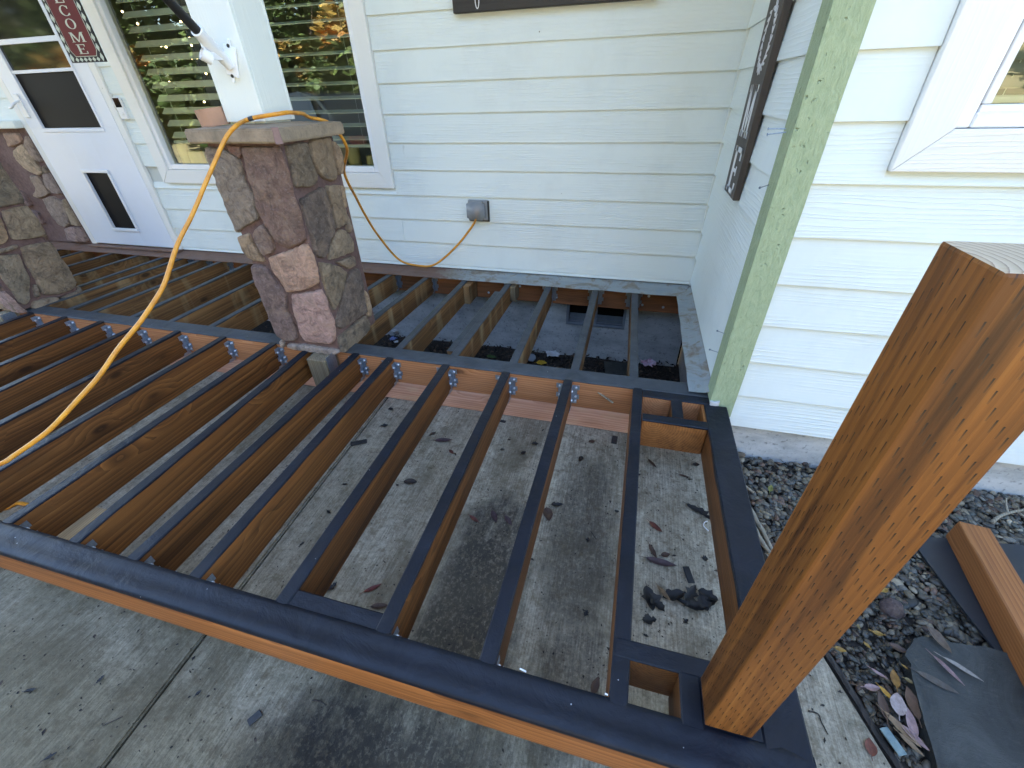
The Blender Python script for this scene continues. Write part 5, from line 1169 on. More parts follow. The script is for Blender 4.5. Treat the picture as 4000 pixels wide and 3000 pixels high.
def rock(name, p, s, col, label, seed):
    bm = bmesh.new(); bmesh.ops.create_icosphere(bm, subdivisions=3, radius=1.0)
    for v in bm.verts: v.co *= 1+0.18*nz(v.co*1.6+Vector((seed, 0, 0)))+0.05*nz(v.co*5+Vector((seed, 0, 0)))
    for v in bm.verts: v.co = Vector((v.co.x*s[0], v.co.y*s[1], v.co.z*s[2]))
    o = add(name, bm_mesh(bm), 'stone', None, p, (0, 0, seed), smooth=True); o.color = col+(1,); return tag(o, label, 'rock')
rock('rock', (0.51, -1.912, -0.266), (0.036, 0.030, 0.022), (0.11, 0.09, 0.10), 'large purple grey rock among the small pebbles', 0.6)
rock('rock', (0.165, -1.300, -0.255), (0.024, 0.012, 0.014), (0.17, 0.16, 0.14), 'flat grey brown rock leaning on the foundation behind the gravel', 0.0)
# slate flagstone with split edges
bm = bmesh.new(); P = []
for i in range(len(SLATE)):
    a, b = Vector(SLATE[i]), Vector(SLATE[(i+1) % len(SLATE)]); k = max(2, int((b-a).length/0.02))
    for t in range(k): q = a.lerp(b, t/k); P.append(q+Vector((nz((q.x*40, q.y*40, 1)), nz((q.x*40, q.y*40, 6))))*0.004)
top = [bm.verts.new((p.x, p.y, -0.243+0.002*nz((p.x*9, p.y*9, 0)))) for p in P]; mid = [bm.verts.new((p.x+0.004*nz((p.x*50, p.y*50, 3)), p.y, -0.252)) for p in P]; bot = [bm.verts.new((p.x, p.y, -0.285)) for p in P]
bm.faces.new(top); bm.faces.new(bot[::-1])
for A, B in ((top, mid), (mid, bot)):
    for i in range(len(P)): bm.faces.new((A[i], B[i], B[(i+1) % len(P)], A[(i+1) % len(P)]))
tag(add('flagstone', bm_mesh(bm), 'slate'), 'dark grey slate flagstone with split edge lying in the gravel', 'flagstone')
bm = bmesh.new(); f = bm.faces.new([bm.verts.new((x, y, -0.262)) for x, y in MATP]); e = bmesh.ops.extrude_face_region(bm, geom=[f]); bmesh.ops.translate(bm, verts=[v for v in e['geom'] if isinstance(v, bmesh.types.BMVert)], vec=(0, 0, 0.007))
tag(add('rubber_sheet', bm_mesh(bm), 'mat'), 'black rubber sheet spread on the gravel under the offcut', 'sheet')
o = add('timber_offcut', box_mesh(0.087, 0.95, 0.086, 0.006, 2), 'lumber', None, (0, 0, 0)); d = Vector((0.757-0.801, -1.917+1.574)).normalized()
o.rotation_euler = (0, 0, math.atan2(-d.x, d.y)+math.pi); side = Vector((-d.y, d.x)); c = Vector((0.801, -1.574))+d*0.475+side*0.0435; o.location = (c.x, c.y, -0.2545+0.043)
tag(o, 'square orange timber offcut lying on the black rubber sheet', 'timber')
# rotten edging along the slab
def edging():
    pts = [(RXE(y)+0.020, y) for y in (-1.78, -1.9, -2.1, -2.35, -2.6, -3.0, -3.4)]; vs_, fs = [], []
    P = smooth_path([(x, y, 0) for x, y in pts], 12)
    for i, p in enumerate(P):
        j = 0.004*nz((p.x*30, p.y*30, 0)); zt = -0.272+0.005*nz((p.y*20, 3, 0))
        for dx, z in ((-0.011+j, -0.32), (-0.010+j, zt-0.003), (-0.002, zt), (0.008+j, zt-0.003), (0.010+j, -0.32)): vs_.append((p.x+dx, p.y, z))
    for i in range(len(P)-1):
        for k in range(4): fs.append((i*5+k, i*5+k+1, (i+1)*5+k+1, (i+1)*5+k))
    tag(add('edging_board', mesh(vs_, fs), 'edging'), 'dark rotten edging board between the concrete slab and the gravel', 'edging')
edging()
def stick(pts, r, label, group=None, mat='branch', name='stick', cat='stick'):
    P = smooth_path(pts, 6); P = [p+Vector((nz(p*25), nz(p*25+Vector((3, 0, 0))), 0))*r*0.6 for p in P]
    return tag(add(name, tube_mesh(P, r, 8, [r*(1-0.45*i/len(P)) for i in range(len(P))]), mat, smooth=True), label, cat, group)
gq = lambda x, y, z=-0.262: U(2700+x/2.765, 1650+y/2.765, 'z', z)
stick([gq(575, 860), gq(660, 990), gq(760, 1160), gq(870, 1380)], 0.011, 'pale peeling stick along the slab edge, on the gravel side')
stick([gq(600, 1010), gq(690, 1170), gq(770, 1300), gq(840, 1410)], 0.012, 'mossy pale stick lying against the concrete slab edge')
stick([gq(540, 650), gq(600, 700), gq(680, 760)], 0.008, 'short flat grey wood splinter near the foundation gravel')
kq = lambda x, y, z=-0.252: U(3350+x/2.7646, 1800+y/2.7646, 'z', z)
br = empty('fallen_branch', kq(1460, 660), 'forked pale twig lying on pebbles behind the offcut', 'twig')
for pts, r in (([kq(1450, 665), kq(1530, 600), kq(1620, 565), kq(1797, 525), kq(1950, 480)], 0.0065), ([kq(1625, 560), kq(1605, 480, -0.24), kq(1607, 400, -0.225)], 0.0035), ([kq(1720, 545), kq(1800, 600), kq(1900, 640)], 0.0045)):
    P = smooth_path(pts, 6); add('twig', tube_mesh(P, r, 8, [r*(1-0.4*i/len(P)) for i in range(len(P))]), 'branch', br, smooth=True)
# ------------------------------------------------------------------ fallen leaves and scraps
def leaf_mesh(L, W, curl, fold, seed, lobed=False):
    n = 10; vs_, fs = [], []
    for i in range(n+1):
        t = i/n; x = (t-0.5)*L; w = W/2*(math.sin(math.pi*t**0.85)**0.8 if 0 < t < 1 else 0.02)*(1+0.12*nz((t*6, seed, 0)))
        if lobed: w *= (0.75+0.35*abs(math.sin(t*math.pi*2.5+seed)))*(1+0.75*nz((t*11, seed, 8)))
        b = curl*L*(2*t-1)**2+0.06*W*nz((t*4, seed, 3))
        for k, s_ in enumerate((-1, -0.5, 0, 0.5, 1)): vs_.append((x, s_*w, b+fold*abs(s_)*w+0.05*W*nz((t*5, s_*2, seed))+(0 if k != 2 else -0.0006)))
    for i in range(n):
        for k in range(4): fs.append((i*5+k, i*5+k+1, (i+1)*5+k+1, (i+1)*5+k))
    st = len(vs_); x0 = -0.5*L; z0 = curl*L
    vs_ += [(x0-0.22*L, 0.0008, z0*0.9), (x0-0.22*L, -0.0008, z0*0.9), (x0+0.01, -0.001, z0), (x0+0.01, 0.001, z0)]; fs.append((st, st+1, st+2, st+3))
    me = mesh(vs_, fs)
    return me
BRN, RDB, DRK, TAN, YEL, PNK, PUR, BLK = (0.085, 0.045, 0.028), (0.13, 0.030, 0.018), (0.030, 0.020, 0.016), (0.26, 0.17, 0.09), (0.55, 0.30, 0.03), (0.34, 0.22, 0.21), (0.075, 0.042, 0.048), (0.012, 0.010, 0.009)
def leaf(px, py, z, L, W, rot, col, label, group=None, curl=0.06, fold=0.3, tilt=(0, 0), lobed=False):
    p = U(px, py, 'z', z); o = add('fallen_leaf', leaf_mesh(L, W, curl, fold, px*0.37+py*0.11, lobed), 'leaf', None, (p.x, p.y, p.z+0.002), (tilt[0], tilt[1], rot), smooth=True)
    o.color = col+(1,); return tag(o, label, 'leaf', group)
A1 = lambda x, y: (1000+x/2.212, 1500+y/2.212); A2 = lambda x, y: (2000+x/2.212, 1500+y/2.212); A3 = lambda x, y: (2000+x/2.212, 2250+y/2.212); A4 = lambda x, y: (1000+x/2.212, 2250+y/2.212); A5 = lambda x, y: (x/2.212, 2250+y/2.212); A6 = lambda x, y: (3000+x/2.212, 2250+y/2.212)
ZS = ZC+0.0015
leaf(*A1(1335, 850), ZS, 0.060, 0.034, 0.2, DRK, 'dark oval leaf lying alone on pale concrete between two joists')
gr = 'dried brown leaves lying on the slab between the joists'; lb = 'dried brown leaf lying on the concrete slab between two joists'
for (f, x, y, L, W, r, c) in ((A1, 1620, 490, .085, .028, .3, PUR), (A1, 1690, 590, .038, .016, -.6, RDB), (A1, 2060, 1150, .060, .024, -1.0, PUR), (A1, 2180, 1185, .055, .020, -.8, PUR), (A1, 1530, 430, .035, .015, .9, BRN), (A2, 690, 500, .035, .02, .5, BRN), (A2, 310, 1130, .065, .038, -1.2, BRN),
                            (A2, 1215, 1450, .060, .017, -1.1, BRN), (A2, 1325, 1480, .035, .02, .4, BRN), (A4, 1070, 265, .060, .02, .3, BRN), (A3, 720, 950, .05, .022, 1.3, BRN), (A2, 1490, 800, .05, .012, -.2, BRN), (A2, 1210, 690, .06, .014, -.9, BRN), (A1, 190, 1250, .035, .02, 1.0, BRN), (A2, 1590, 700, .03, .022, 0.2, DRK)):
    leaf(*f(x, y), ZS, L, W, r, c, lb, gr)
leaf(*A1(1885, 1170), ZS, 0.050, 0.016, -0.45, RDB, 'small red brown pointed leaf on the concrete near purple leaves')
leaf(*A2(1240, 1240), ZS, 0.062, 0.022, -0.7, RDB, 'folded red brown leaf with a pale tip by the side rim')
leaf(*A2(1285, 1545), ZS, 0.105, 0.027, -0.05, PUR, 'long purple brown leaf pointed at both ends on the concrete')
leaf(*A4(1010, 110), ZS, 0.062, 0.016, 0.75, (0.16, 0.03, 0.02), 'slender red leaf lying beside the slack membrane at the front rim')
leaf(*A6(880, 1480), ZS, 0.042, 0.026, 1.35, (0.17, 0.045, 0.022), 'round red brown leaf alone on the slab strip by the edging', curl=0.03)
gb = 'black rotted leaves and bits on the slab'; lb = 'small black rotted leaf bit stuck to the concrete slab'
for (f, x, y, L, W, r) in ((A2, 200, 520, .03, .022, .3), (A2, 100, 600, .03, .02, 1), (A2, 595, 650, .035, .026, 1.4), (A2, 390, 1050, .05, .024, .3), (A2, 905, 1105, .018, .012, 0), (A2, 655, 1350, .02, .012, 1.5), (A2, 1580, 1090, .075, .026, -.5), (A2, 1660, 1130, .06, .03, -1.0), (A2, 1665, 1515, .022, .02, 0), (A1, 770, 870, .022, .01, .3), (A1, 1110, 365, .04, .02, .5), (A1, 1165, 222, .028, .022, 0), (A1, 400, 1385, .022, .010, 1.2), (A1, 630, 1110, .025, .012, -.4),
                         (A3, 1180, 200, .07, .035, -1.3), (A3, 1400, 180, .07, .03, .4), (A3, 1540, 160, .06, .03, 1.1), (A3, 1690, 180, .055, .03, -.4), (A3, 1600, 275, .065, .028, .25), (A3, 1650, 230, .05, .03, 2.0), (A3, 1480, 235, .055, .016, -.5), (A3, 1720, 215, .04, .026, 1.4), (A3, 1250, 240, .055, .03, -.8), (A3, 1185, 385, .045, .028, .3), (A3, 640, 325, .022, .014, 1.2), (A3, 1155, 518, .016, .008, -.3), (A3, 1500, 395, .022, .014, .8), (A4, 665, 95, .035, .02, 1.2), (A5, 275, 990, .03, .010, .45), (A5, 875, 895, .024, .010, 1.5), (A5, 445, 1560, .028, .009, .9), (A5, 1718, 1015, .018, .009, 1.2), (A6, 620, 1005, .008, .006, 0), (A6, 470, 1120, .010, .006, .3), (A1, 2130, 570, .022, .012, 0.4)):
    pile = f is A3 and y < 300 and x > 1100
    leaf(*f(x, y), ZS+(0.004 if pile else 0), L*(1.15 if pile else 1), W*(1.25 if pile else 1), r, BLK, 'ragged black rotted leaf in the wet pile beside the side rim' if pile else lb, 'black leaves of the wet pile' if pile else gb, 0.10, 0.5, (0.2*math.sin(x), 0.2*math.cos(y)) if pile else (0, 0), True)
leaf(*A3(1310, 150), ZS+0.012, 0.065, 0.015, -0.95, TAN, 'slender tan leaf on top of the black rotted leaf pile', None, 0.04, 0.3, (0.2, -0.2))
ZG = -0.262
leaf(*A6(1120, 1110), ZG+0.012, 0.060, 0.036, 1.25, (0.40, 0.32, 0.30), 'pale veined leaf standing out in the gravel beside the flagstone', None, 0.03, 0.15)
leaf(*A6(890, 970), ZG+0.006, 0.042, 0.018, 0.2, PNK, 'small grey pink curled leaf on gravel near the edging', None, 0.12, 0.5)
leaf(*A6(1090, 890), ZG+0.008, 0.050, 0.022, 1.35, (0.28, 0.14, 0.02), 'mustard brown leaf on the gravel above a yellow leaf')
leaf(*A6(1020, 1020), ZG+0.008, 0.040, 0.013, -0.9, YEL, 'narrow bright yellow leaf tucked among the brown gravel leaves')
leaf(*A6(960, 850), ZG+0.006, 0.042, 0.009, -0.5, PNK, 'thin curled pink leaf lying on dark gravel')
lb = 'long brown dead leaf heaped in the gravel between edging and flagstone'; gg = 'dead brown leaves heaped beside the flagstone'
for (x, y, L, W, r, c) in ((1150, 1330, .085, .020, -.85, TAN), (1230, 1270, .070, .024, 1.4, PNK), (1260, 1400, .062, .018, -.8, PNK), (985, 1120, .07, .022, 1.45, BRN), (1240, 1100, .08, .03, 1.5, (0.12, .06, .03)), (1230, 1460, .055, .014, -.8, TAN), (1120, 630, .05, .02, -.3, BRN)):
    leaf(*A6(x, y), ZG+0.006, L, W, r, c, lb, gg, 0.05, 0.4)
leaf(*A6(1460, 920), -0.2415, 0.088, 0.022, -0.4, (0.10, 0.085, 0.07), 'flat grey brown leaf stuck to the dark flagstone', None, 0.0, 0.08)
leaf(*A6(1670, 810), -0.2405, 0.085, 0.014, -0.55, (0.33, 0.29, 0.24), 'thin pale curled leaf on the flagstone toward the timber', None, 0.05, 0.9)
leaf(*A6(1460, 560), -0.2405, 0.075, 0.030, -1.2, (0.17, 0.12, 0.08), 'broad crumpled brown leaf hanging over the flagstone rim', None, 0.12, 0.8)
leaf(*A6(1545, 820), -0.2405, 0.080, 0.012, -1.0, PNK, 'narrow pink grey rolled leaf on the flagstone below the crumpled one', None, 0.06, 1.2)
for (x, y, L) in ((1000, 130, .03), (780, 440, .016), (850, 600, .02), (940, 500, .03), (890, 480, .016), (1180, 790, .014), (620, 640, .03), (1215, 910, .022)):
    leaf(*A6(x, y), ZG+0.010, L, L*0.5, x*0.01, (0.36, 0.21, 0.035) if x % 3 else (0.26, 0.19, 0.07), 'small yellow leaf fragment scattered on the dark gravel', 'yellow leaf bits on the gravel', 0.1, 0.4)
o = leaf(2700+855/2.765, 1650+720/2.765, ZG+0.014, 0.045, 0.018, 1.2, (0.22, 0.22, 0.05), 'green yellow leaf standing on gravel near the foundation'); 
# scraps
def scrap(name, f, x, y, z, sx, sy, sz, rot, mat, label, cat, group=None):
    p = U(*f(x, y), 'z', z); o = add(name, box_mesh(sx, sy, sz, min(sx, sy, sz)*0.2), mat, None, (p.x, p.y, z+sz/2+0.0005), (0, 0, rot)); return tag(o, label, cat, group)
scrap('wood_shim', A1, 890, 512, ZC, 0.075, 0.026, 0.008, 0.55, 'blackshim', 'black wet wood shim lying on the slab by the crack', 'shim')
scrap('membrane_scrap', A2, 1525, 1650, ZC, 0.022, 0.060, 0.003, 0.25, 'blackshim', 'black membrane strip on the slab above the rotted leaves', 'scrap')
scrap('membrane_scrap', A2, 885, 485, ZC, 0.026, 0.055, 0.004, -0.05, 'blackshim', 'dark scrap leaning at the pink lower beam board', 'scrap')
scrap('membrane_scrap', A1, 2135, 325, ZC, 0.028, 0.018, 0.003, -0.1, 'blackshim', 'tiny black scrap on the slab near the pink beam board', 'scrap')
scrap('membrane_scrap', A4, -5, 1230, ZC, 0.020, 0.034, 0.007, -0.5, 'blackshim', 'black rubber scrap lying on open concrete before the front rim', 'scrap')
scrap('paint_chip', A6, 1075, 1430, ZG, 0.022, 0.056, 0.004, 0.42, 'paintchip', 'pale blue painted chip wedged in the gravel by the edging', 'chip')
A0 = lambda x, y: (x/2.212, 1500+y/2.212)
p = U(*A0(610, 1240), 'z', ZC+0.04); o = add('wood_offcut', box_mesh(0.10, 0.20, 0.038, 0.002), 'greywood', None, (p.x, p.y, ZC+0.0195), (0, 0, 0.05)); o.data.materials[0] = MAT['paleoff']; tag(o, 'pale wood offcut lying on the slab between two joists', 'offcut')
p = U(*A2(810, 100), 'y', YB1-0.02); o = add('wood_splinter', box_mesh(0.012, 0.085, 0.005, 0.001), 'greywood', None, (p.x, YB1-0.012, -0.062), (0.35, 0.1, 1.25)); tag(o, 'grey wood splinter leaning on the orange beam face', 'splinter')
tw = lambda x, y, f, z: U(*f(x, y), 'z', z)
stick([tw(485, 1075, A4, ZS+.002), tw(550, 1080, A4, ZS+.004), tw(608, 1115, A4, ZS+.002)], 0.0022, 'thin curved dark twig on the slab before the front rim', None, 'edging', 'twig', 'twig')
stick([tw(350, 1165, A6, ZS+.002), tw(430, 1190, A6, ZS+.004), tw(460, 1260, A6, ZS+.003), tw(515, 1370, A6, ZS+.002)], 0.0022, 'crooked dark twig on the slab strip by the edging', None, 'edging', 'twig', 'twig')
stick([tw(890, 1292, A5, ZS+.002), tw(1060, 1215, A5, ZS+.002)], 0.0016, 'straight thin dark twig on the slab left of the crack', None, 'edging', 'twig', 'twig')
stick([tw(680, 1270, A2, ZS+.002), tw(700, 1300, A2, ZS+.003), tw(728, 1340, A2, ZS+.002)], 0.002, 'tiny knotted black twig between joists near the side rim', None, 'edging', 'twig', 'twig')
stick([U(2700+185/2.765, 1650+1170/2.765, 'z', ZS+.004), U(2700+135/2.765, 1650+1120/2.765, 'z', ZS+.004), U(2700+145/2.765, 1650+1080/2.765, 'z', ZS+.004), U(2700+175/2.765, 1650+1065/2.765, 'z', ZS+.004)], 0.0022, 'loop of thin white cable poking out under the side rim', None, 'vinyl', 'cable_loop', 'cable')
crmp = [(2000+90/2.212, 2250+838/2.212), (2000+815/2.212, 2250+1020/2.212)]
for k, q in enumerate(crmp):
    p = U(*q, 'z', 0.002); tag(add('tape_liner_chip', box_mesh(0.016-0.009*k, 0.0035, 0.0015, 0.0004), 'signwhite', None, (p.x, YF0+0.006, 0.0035), (0, 0.1, -0.12)), ('white torn tape liner shred on the front rim edge between joists', 'tiny white liner shred at the joist end beside the post blocking')[k], 'shred')
# crawl space: leaf litter and rubbish
def litter():
    rng = np.random.RandomState(11); V_, F_, C_ = [], [], []
    pal = np.array([(0.055, 0.036, 0.026), (0.035, 0.025, 0.02), (0.085, 0.058, 0.04), (0.11, 0.075, 0.05), (0.02, 0.016, 0.014)])
    for i in range(9000):
        x = -5.6*rng.rand()**1.1+0.02 if i > 5200 else rng.uniform(-2.3, 0.02); y = rng.uniform(-1.25, -0.02); z = -0.612+rng.uniform(0, 0.035)+0.02*max(0, nz((x*3, y*3, 2)))
        s = rng.uniform(0.008, 0.022); w = s*rng.uniform(0.3, 0.6); R = np.array(Matrix.Rotation(rng.uniform(0, 6.3), 3, 'Z') @ Matrix.Rotation(rng.normal(0, 0.6), 3, 'X') @ Matrix.Rotation(rng.normal(0, 0.5), 3, 'Y'))
        q = np.array([(-s, 0, 0), (-s*0.2, -w, s*0.2), (s, 0, s*0.25), (-s*0.2, w, s*0.2)])@R.T+np.array([x, y, z]); k = len(V_)*4
        V_.append(q); F_ += [(k, k+1, k+2), (k, k+2, k+3)]; C_.append(np.tile(np.append(pal[rng.randint(5)]*rng.uniform(0.6, 1.4), 1), (4, 1)))
    V_ = np.concatenate(V_); C_ = np.concatenate(C_); me = bpy.data.meshes.new('litter'); me.from_pydata(V_.tolist(), [], F_); at = me.color_attributes.new('Col', 'FLOAT_COLOR', 'POINT'); at.data.foreach_set('color', C_.astype(np.float32).ravel())
    tag(add('leaf_litter', me, 'litter'), 'dark brown leaf litter on the soil under the rear joists', 'leaf litter', kind='stuff')
    V_, F_, C_ = [], [], []
    for i in range(2300):
        x = rng.uniform(-3.0, 0.32); y = rng.uniform(-2.95, -1.27)
        if x > RXE(y)-0.01: continue
        s = rng.uniform(0.0012, 0.0055)*(2.0 if rng.rand() < 0.07 else 1); w = s*rng.uniform(0.25, 0.7); a = rng.uniform(0, 6.3); ca, sa = math.cos(a), math.sin(a); k = len(V_)*4
        q = [(-s, 0, 0.0008), (0, -w, 0.002), (s, 0, 0.0008), (0, w, 0.0022)]; V_.append([(x+ca*u-sa*v, y+sa*u+ca*v, ZC+0.0004+h) for u, v, h in q]); F_ += [(k, k+1, k+2), (k, k+2, k+3)]; C_.append(np.tile(np.append(pal[rng.randint(5)]*rng.uniform(0.3, 1.0), 1), (4, 1)))
    V_ = np.concatenate([np.array(v) for v in V_]); C_ = np.concatenate(C_); me = bpy.data.meshes.new('debris'); me.from_pydata(V_.tolist(), [], F_); at = me.color_attributes.new('Col', 'FLOAT_COLOR', 'POINT'); at.data.foreach_set('color', C_.astype(np.float32).ravel())
    tag(add('debris', me, 'litter'), 'tiny dark crumbs of bark and leaf strewn over the slab', 'debris', kind='stuff')
    # dirt, needles and leaf crumbs between the pebbles
    V_, F_, C_ = [], [], []
    pal2 = np.array([(0.06, 0.045, 0.03), (0.12, 0.085, 0.05), (0.03, 0.024, 0.02), (0.17, 0.13, 0.08)])
    for i in range(4200):
        y = rng.uniform(-2.7, -1.28); x = rng.uniform(RXE(y)+0.03, 1.5)
        if inside(x, y, SLATE) or inside(x, y, MATP): continue
        if y < -1.55 and rng.rand() < 0.35: continue
        s = rng.uniform(0.004, 0.016); w = s*rng.uniform(0.06, 0.35); R = np.array(Matrix.Rotation(rng.uniform(0, 6.3), 3, 'Z') @ Matrix.Rotation(rng.normal(0, 0.4), 3, 'X') @ Matrix.Rotation(rng.normal(0, 0.3), 3, 'Y')); k = len(V_)*4
        V_.append(np.array([(-s, 0, 0), (0, -w, s*0.1), (s, 0, 0), (0, w, s*0.1)])@R.T+np.array([x, y, -0.275+rng.uniform(0, 0.012)])); F_ += [(k, k+1, k+2), (k, k+2, k+3)]; C_.append(np.tile(np.append(pal2[rng.randint(4)]*rng.uniform(0.5, 1.3), 1), (4, 1)))
    V_ = np.concatenate(V_); C_ = np.concatenate(C_); me = bpy.data.meshes.new('crumbs'); me.from_pydata(V_.tolist(), [], F_); at = me.color_attributes.new('Col', 'FLOAT_COLOR', 'POINT'); at.data.foreach_set('color', C_.astype(np.float32).ravel())
    tag(add('bed_litter', me, 'litter'), 'brown needles and leaf crumbs strewn between the pebbles', 'leaf litter', kind='stuff')
litter()
def crumple(name, px, py, z, s, mat, label, cat, flat=0.35, seed=1):
    p = U(px, py, 'z', z); bm = bmesh.new(); bmesh.ops.create_grid(bm, x_segments=9, y_segments=9, size=s)
    for v in bm.verts: q = v.co*(2.4/s); v.co += Vector((nz(q+Vector((seed, 0, 0))), nz(q+Vector((0, seed, 0))), 1.6*flat*(1+nz(q*1.3+Vector((0, 0, seed))))))*s*0.6
    return tag(add(name, bm_mesh(bm), mat, None, (p.x, p.y, z+0.006), (0, 0, seed)), label, cat)
Y7 = lambda x, y: (2000+x/2.212, 750+y/2.212)
crumple('wrapper', *Y7(1170, 1500), -0.575, 0.045, 'wrapper', 'crumpled pink and white wrapper under the rear joists by the return', 'wrapper', 0.5, 2)
crumple('paper_scrap', *Y7(345, 1410), -0.575, 0.045, 'paper', 'white torn paper on the leaf litter by the foundation vent', 'paper', 0.25, 5)
crumple('paper_scrap', 1350+605/3.16, 1250+150/3.16, -0.575, 0.022, 'paper', 'small white paper bit on litter near the foundation, beside the stone column', 'paper', 0.4, 7)
crumple('plastic_scrap', 1350+590/3.16, 1250+250/3.16, -0.575, 0.024, 'bluebit', 'blue and white plastic scrap on litter close to the stone column', 'plastic scrap', 0.5, 3)
crumple('plastic_scrap', 1350+625/3.16, 1250+285/3.16, -0.575, 0.016, 'paper', 'pale plastic bit beside the blue scrap under the joists', 'plastic scrap', 0.5, 4)
p = U(*Y7(170, 1430), 'z', -0.575); bm = bmesh.new(); cyl(bm, (0, 0, 0), (0, 0, 0.012), 0.034, 0.032, n=28); cyl(bm, (0, 0, 0.012), (0, 0, 0.0135), 0.024, 0.022, n=28)
tag(add('jar_lid', bm_mesh(bm), 'vent', None, (p.x, p.y, -0.58), (0.5, 0.1, 0)), 'grey round lid tilted on the litter by the foundation', 'lid')
leaf(*Y7(255, 1480), -0.57, 0.085, 0.06, 0.1, (0.62, 0.40, 0.03), 'bright yellow lobed leaf on the litter under the rear joists', None, 0.05, 0.2, (0, 0), True)
leaf(1350+1800/3.16, 1250+460/3.16, -0.57, 0.085, 0.04, -0.1, (0.06, 0.13, 0.03), 'green leaf sprig on dark litter under the rear joists', None, 0.05, 0.3, (0, 0), True)
p = U(*Y7(900, 1530), 'z', -0.58); o = add('slate_scrap', box_mesh(0.17, 0.15, 0.012, 0.003), 'slate', None, (p.x, p.y, -0.572), (0.05, 0.05, 0.15)); tag(o, 'flat dark slate piece lying on litter under the rear joists', 'slate')

# ------------------------------------------------------------------ what the window panes mirror: a parked car and the wooded bank
def car():
    r = empty('parked_car', (-7.2, -6.6, -0.31), 'dark parked car mirrored in the window panes', 'car')
    prof = [(-2.2, 0.35), (-2.25, 0.75), (-2.1, 0.95), (-1.5, 1.02), (-0.85, 1.50), (0.4, 1.56), (1.15, 1.50), (1.75, 1.05), (2.2, 0.98), (2.28, 0.7), (2.2, 0.35)]
    bm = bmesh.new(); W = 0.88
    lo = [[bm.verts.new((x, s*(W if z < 1.03 else W*0.78), z)) for x, z in prof] for s in (-1, 1)]
    for i in range(len(prof)): bm.faces.new((lo[0][i], lo[0][(i+1) % len(prof)], lo[1][(i+1) % len(prof)], lo[1][i]))
    bm.faces.new(lo[0][::-1]); bm.faces.new(lo[1]); bmesh.ops.bevel(bm, geom=list(bm.edges), offset=0.05, segments=2, affect='EDGES')
    M_ = Matrix.Translation((-7.2, -6.6, -0.31)) @ Matrix.Rotation(0.5, 4, 'Z'); bm.transform(M_); add('body', bm_mesh(bm), 'carpaint', r, smooth=False)
    for s in (-1, 1):
        for pl in ([(-1.35, 1.06), (-0.8, 1.44), (-0.1, 1.48), (-0.1, 1.06)], [(0.0, 1.06), (0.0, 1.48), (0.95, 1.44), (1.45, 1.06)]):
            yy = lambda z: s*(W-(z-1.03)/0.5*W*0.22+0.012)
            me = mesh([M_ @ Vector((x, yy(z), z)) for x, z in pl], [(0, 1, 2, 3)]); add('side_window', me, 'screen', r)
        for x in (-1.4, 1.4):
            bm = bmesh.new(); cyl(bm, (x, s*(W-0.18), 0.33), (x, s*(W+0.02), 0.33), 0.33, n=28); bm.transform(M_); wh = add('wheel', bm_mesh(bm), 'tyre', r)
            bm = bmesh.new(); cyl(bm, (x, s*(W+0.021), 0.33), (x, s*(W+0.03), 0.33), 0.2, 0.18, n=20); bm.transform(M_); add('rim', bm_mesh(bm), 'galv', wh)
        bm = bmesh.new(); bbox(bm, (-0.95, s*(W+0.10), 1.08), (0.10, 0.2, 0.14)); bmesh.ops.bevel(bm, geom=list(bm.edges), offset=0.03, segments=2, affect='EDGES'); bm.transform(M_); add('mirror', bm_mesh(bm), 'carpaint', r)
        for x, nm in ((-2.2, 'headlight'), (2.22, 'tail_light')): bm = bmesh.new(); bbox(bm, (x, s*0.62, 0.78), (0.12, 0.3, 0.14)); bm.transform(M_); add(nm, bm_mesh(bm), 'vinyl' if nm == 'headlight' else 'signred', r)
car()
def crown_mesh(h, rx, nl, pal, seed, low=0.12):
    rng = np.random.RandomState(seed); V_, C_ = [], []; cl = []
    for k in range(26): t = rng.uniform(low, 1.0); a = rng.uniform(0, 6.3); q = rx*math.sqrt(max(0.05, 1-(2*t-1.0)**2))*rng.uniform(0.25, 0.95); cl.append((q*math.cos(a), q*math.sin(a), h*t, rng.uniform(0.22, 0.42)*rx, rng.randint(len(pal)), rng.uniform(0.6, 1.25)))
    for i in range(nl):
        c = cl[rng.randint(len(cl))]; d = rng.normal(0, 1, 3); d /= np.linalg.norm(d)+1e-6; p = np.array(c[:3])+d*c[3]*rng.uniform(0.4, 1.0)**0.5; s = rng.uniform(0.08, 0.17)
        R = np.array(Matrix.Rotation(rng.uniform(0, 6.3), 3, 'Z') @ Matrix.Rotation(rng.uniform(-1.2, 1.2), 3, 'X'))
        V_.append(np.array([(-s, 0, 0), (0, -s*0.6, 0), (s, 0, 0), (0, s*0.6, 0)])@R.T+p); C_.append(np.tile(np.append(np.array(pal[c[4]])*c[5]*rng.uniform(0.7, 1.3), 1), (4, 1)))
    V_ = np.concatenate(V_); C_ = np.concatenate(C_); F_ = [(4*i, 4*i+1, 4*i+2, 4*i+3) for i in range(nl)]
    me = bpy.data.meshes.new('crown'); me.from_pydata(V_.tolist(), [], F_); at = me.color_attributes.new('Col', 'FLOAT_COLOR', 'POINT'); at.data.foreach_set('color', C_.astype(np.float32).ravel()); return me
G1, G2, G3, GO, OR = (0.055, 0.095, 0.022), (0.085, 0.125, 0.028), (0.13, 0.15, 0.04), (0.34, 0.22, 0.05), (0.38, 0.17, 0.03)
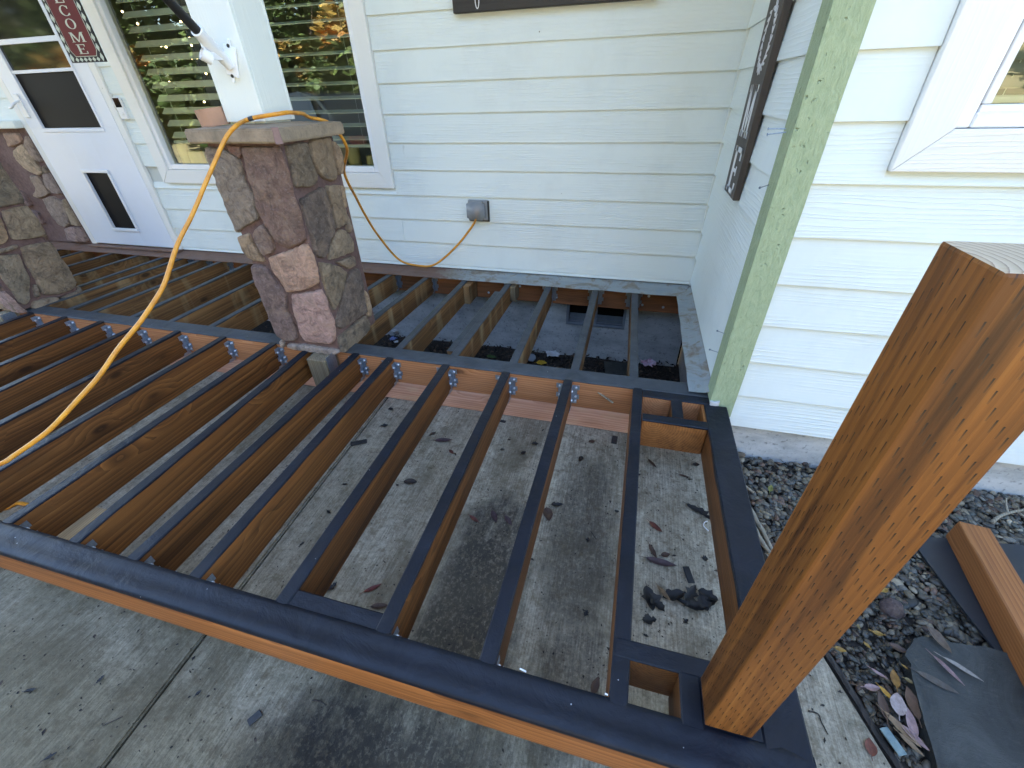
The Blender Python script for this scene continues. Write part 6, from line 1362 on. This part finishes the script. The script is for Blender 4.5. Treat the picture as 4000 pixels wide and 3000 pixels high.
KINDS = [('shrub', 'green leafy shrub on the bank mirrored in the glass', 'shrub', 2.4, 1.5, [G1, G2, G3], 3600), ('golden_shrub', 'golden autumn shrub on the bank mirrored in the glass', 'shrub', 2.2, 1.4, [GO, OR, G3, GO], 3600), ('tree', 'broad green tree on the bank mirrored in the glass', 'tree', 6.5, 2.3, [G1, G1, G2], 6500), ('golden_tree', 'golden green tree on the bank mirrored in the glass', 'tree', 5.5, 2.0, [G2, GO, G3], 6000)]
def bank():
    protos = []
    for k, (nm, lb, cat, h, rx, pal, nl) in enumerate(KINDS):
        cm = crown_mesh(h, rx, nl, pal, 20+k, 0.10 if cat == 'shrub' else 0.28)
        bm = bmesh.new(); cyl(bm, (0, 0, -0.5), (0.1, 0.05, h*0.55), 0.05*h*0.5, 0.02*h*0.5, n=10)
        for j in range(5): a = j*1.3; z = h*(0.25+0.1*j); cyl(bm, (0.05, 0.02, z), (rx*0.6*math.cos(a), rx*0.6*math.sin(a), z+h*0.18), 0.018*h*0.5, 0.006*h*0.5, n=7)
        protos.append((cm, bm_mesh(bm)))
    def gz(x, y): t = min(1, max(0, (-9.5-y)/16)); return -0.315+5.5*t*t*(3-2*t)
    rng = random.Random(5); n = 0
    spots = []
    for i in range(34): spots.append((rng.uniform(-27, -5), rng.uniform(-13, -9.8), rng.choice((0, 0, 1, 1))))
    for i in range(26): spots.append((rng.uniform(-34, -4), rng.uniform(-19, -13), rng.choice((0, 1, 2, 3, 3))))
    for i in range(46): spots.append((rng.uniform(-50, 2), rng.uniform(-26, -18), rng.choice((2, 3))))
    for i in range(8): spots.append((rng.uniform(-4, 14), rng.uniform(-20, -11), rng.choice((0, 1, 2, 3))))
    for (x, y, k) in spots:
        nm, lb, cat, h, rx, pal, nl = KINDS[k]; s = rng.uniform(0.75, 1.3)*(1.35 if y < -18 else 1.0); r = empty(nm, (x, y, gz(x, y)), lb, cat, nm.replace('_', ' ')+'s on the bank'); rz = rng.uniform(0, 6.3)
        for part, me, mt in (('crown', protos[k][0], 'foliage'), ('trunk', protos[k][1], 'bark')):
            o = bpy.data.objects.new(part, me); COL.objects.link(o)
            if not me.materials: me.materials.append(MAT[mt])
            o.parent = r; o.scale = (s, s, s); o.rotation_euler = (0, 0, rz)
bank()
